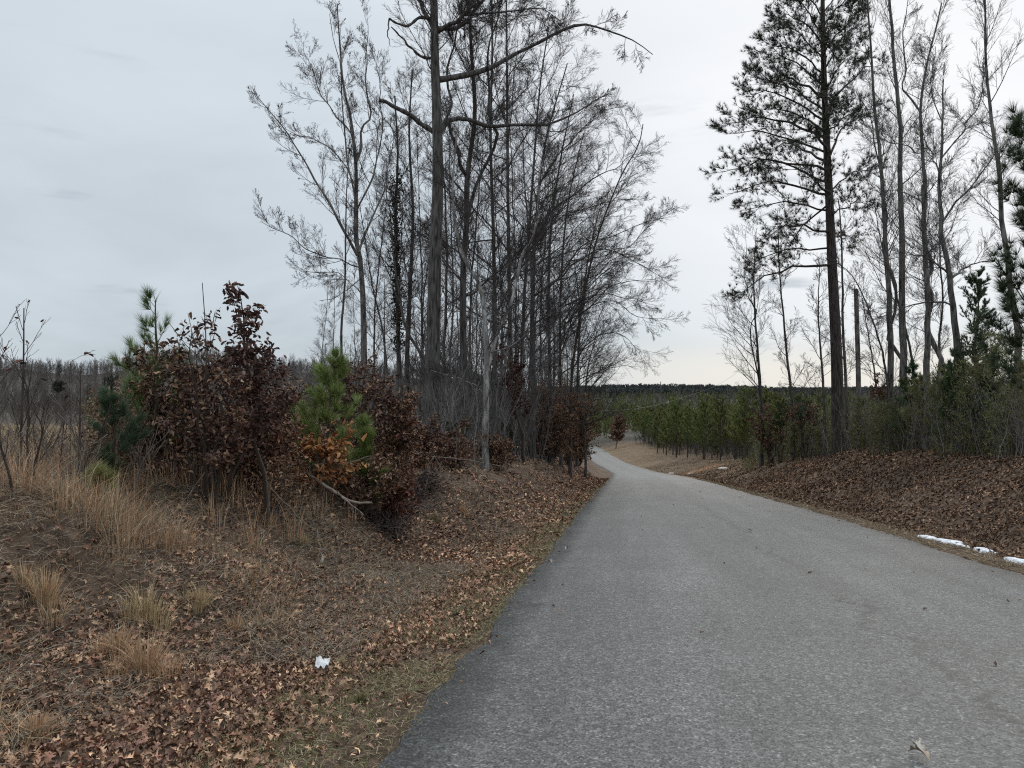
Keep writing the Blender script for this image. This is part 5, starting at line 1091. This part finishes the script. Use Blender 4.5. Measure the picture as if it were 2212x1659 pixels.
# leaves lying on the road
rg = rngf(530); b = np.array([0, 0, 0.]); b[1] = 1; 
def on_road(x, y):
    Ys = np.linspace(2.5, 90, 9000); zr = CZ + (HY - y) / F * Ys; h = roadz(Ys) + .04; i = np.argmax(zr < h); return np.array([(x - CX) / F * Ys[i], Ys[i], h[i]])
RL = [('curled pale dead leaf alone on the asphalt in the lower right', 1985, 1640, .15), ('dark leaf on the road nearest the bend, beside the left wheel track', 1385, 1056, .14), ('dark leaf speck at the middle of the road past the crack', 1620, 1148, .12), ('small leaf near the right road edge', 1812, 1128, .10),
      ('pale leaf speck low on the road left of centre', 1332, 1064, .12), ('pale leaf at the left pavement edge below the dark bank leaves', 1224, 1188, .13), ('light leaf just inside the left pavement edge', 1188, 1217, .12), ('leaf speck at the centre of the road near the bend', 1512, 1064, .12)]
for i, (lb, x, y, sz) in enumerate(RL):
    b = on_road(x, y); b[2] += .012; s = Geo(); R = rot_frames(rg, 1, .12); s.scatter(OAK * np.array([1, .8, .9]), OAK_F, R, np.zeros((1, 3)), np.array([sz * .85]), np.array([[.42, .33, .25]]) if i in (0, 4, 5, 6) else np.array([[.09, .065, .05]]))
    if i == 0: s.scatter(OAK * np.array([1, .8, 1.2]), OAK_F, rot_frames(rg, 1, .3), np.array([[.02, .03, .02]]), np.array([.10]), np.array([[.5, .46, .4]]))
    tag(link('fallen_leaf', s.mesh('fallen_leaf', M_LEAF), loc=b), lb, 'leaf', 'leaves lying on the road')
s = Geo(); n = 200; Y = 3 + 60 * rg.uniform(0, 1, n) ** 1.3; d = (rg.beta(.18, .3, n) * 2 - 1) * 3.12; X = rc(Y) + d
s.scatter(LEAF0, LEAF_F, rot_frames(rg, n, .3), np.stack([X, Y, roadz(Y) + .045], 1), rg.uniform(.03, .065, n), pal(rg, n, DLEAF))
tag(link('leaf_scatter', s.mesh('leaf_scatter', M_LEAF)), 'scattered small leaf crumbs on the asphalt', 'leaf litter', kind='stuff')
# pale stones on the far shoulder
for i, (lb, x, Y, r) in enumerate([('pale flat stone on the open shoulder, largest and farthest right', 1563, 72, .42), ('pale stone beside the bare orange clay', 1493, 86, .35), ('small pale stone left of the orange clay', 1450, 92, .3)]):
    b = gp(x, Y); rng = rngf(620 + i); u_, v_ = np.meshgrid(np.linspace(0, 2 * np.pi, 12, endpoint=False), np.linspace(.05, np.pi - .05, 7)); rr = r * (1 + .35 * vnoise(np.cos(u_) * 1.5 + 9, v_ * 1.5 + np.sin(u_), 5 + i))
    V = np.stack([rr * np.sin(v_) * np.cos(u_) * 1.3, rr * np.sin(v_) * np.sin(u_), rr * np.cos(v_) * .45 + .08], -1); ii = np.arange(u_.size).reshape(u_.shape)
    Fs = np.stack([ii[:-1], np.roll(ii, -1, 1)[:-1], np.roll(ii, -1, 1)[1:], ii[1:]], -1).reshape(-1, 4)
    tag(link('stone', mesh('stone', V.reshape(-1, 3), [Fs], M_WOOD, (.42, .38, .34)), loc=b), lb, 'stone', 'stones on the far shoulder')
# overhead wire and far mast
def wire(label, pts, r):
    q = resample(np.array([P(*p) for p in pts]), 30); b = q[0].copy(); g = Geo(); g.tubes(q[None], np.full((1, 30), r), 4, (.35, .35, .35)); tag(link('overhead_wire', g.mesh('overhead_wire', M_TWIG, b), loc=b), label, 'wire', 'overhead wires')
wire('pale overhead wire sagging across the pine plantation', [(1290, 888, 150), (1364, 884, 140), (1430, 872, 128), (1508, 848, 112), (1560, 826, 100), (1640, 770, 80)], .013)
b = np.array([(1427 - CX) / F * 1150, 1150., 0.]); b[2] = hgt(b[0], b[1]); top_z = CZ + (HY - 825) / F * 1150; g = Geo(); Hh = top_z - b[2]
for sx in (-1, 1):
    for sy in (-1, 1):
        g.tubes(np.stack([[sx * 2.6, sy * 2.6, 0], [sx * .7, sy * .7, Hh * .7], [sx * .3, sy * .3, Hh]])[None], np.full((1, 3), .22), 4, (.2, .2, .21))
for z in np.linspace(.1, .95, 9):
    w_ = np.interp(z, [0, .7, 1], [2.6, .7, .3]); c = [(-w_, -w_), (w_, -w_), (w_, w_), (-w_, w_)]
    for i in range(4): g.tubes(np.array([[*c[i], Hh * z], [*(np.array(c[i]) * .5 + np.array(c[(i + 1) % 4]) * .5), Hh * (z + .04)], [*c[(i + 1) % 4], Hh * (z + .08)]])[None], np.full((1, 3), .12), 3, (.2, .2, .21))
for z in (.62, .8): g.tubes(np.array([[-4.5, 0, Hh * z], [0, 0, Hh * z + .4], [4.5, 0, Hh * z]])[None], np.full((1, 3), .2), 3, (.2, .2, .21))
tag(link('lattice_pylon', g.mesh('lattice_pylon', M_TWIG), loc=b), 'tiny grey lattice pylon on the far ridge', 'pylon')
print('verts', sum(len(m.vertices) for m in bpy.data.meshes), 'objects', len(bpy.data.objects))
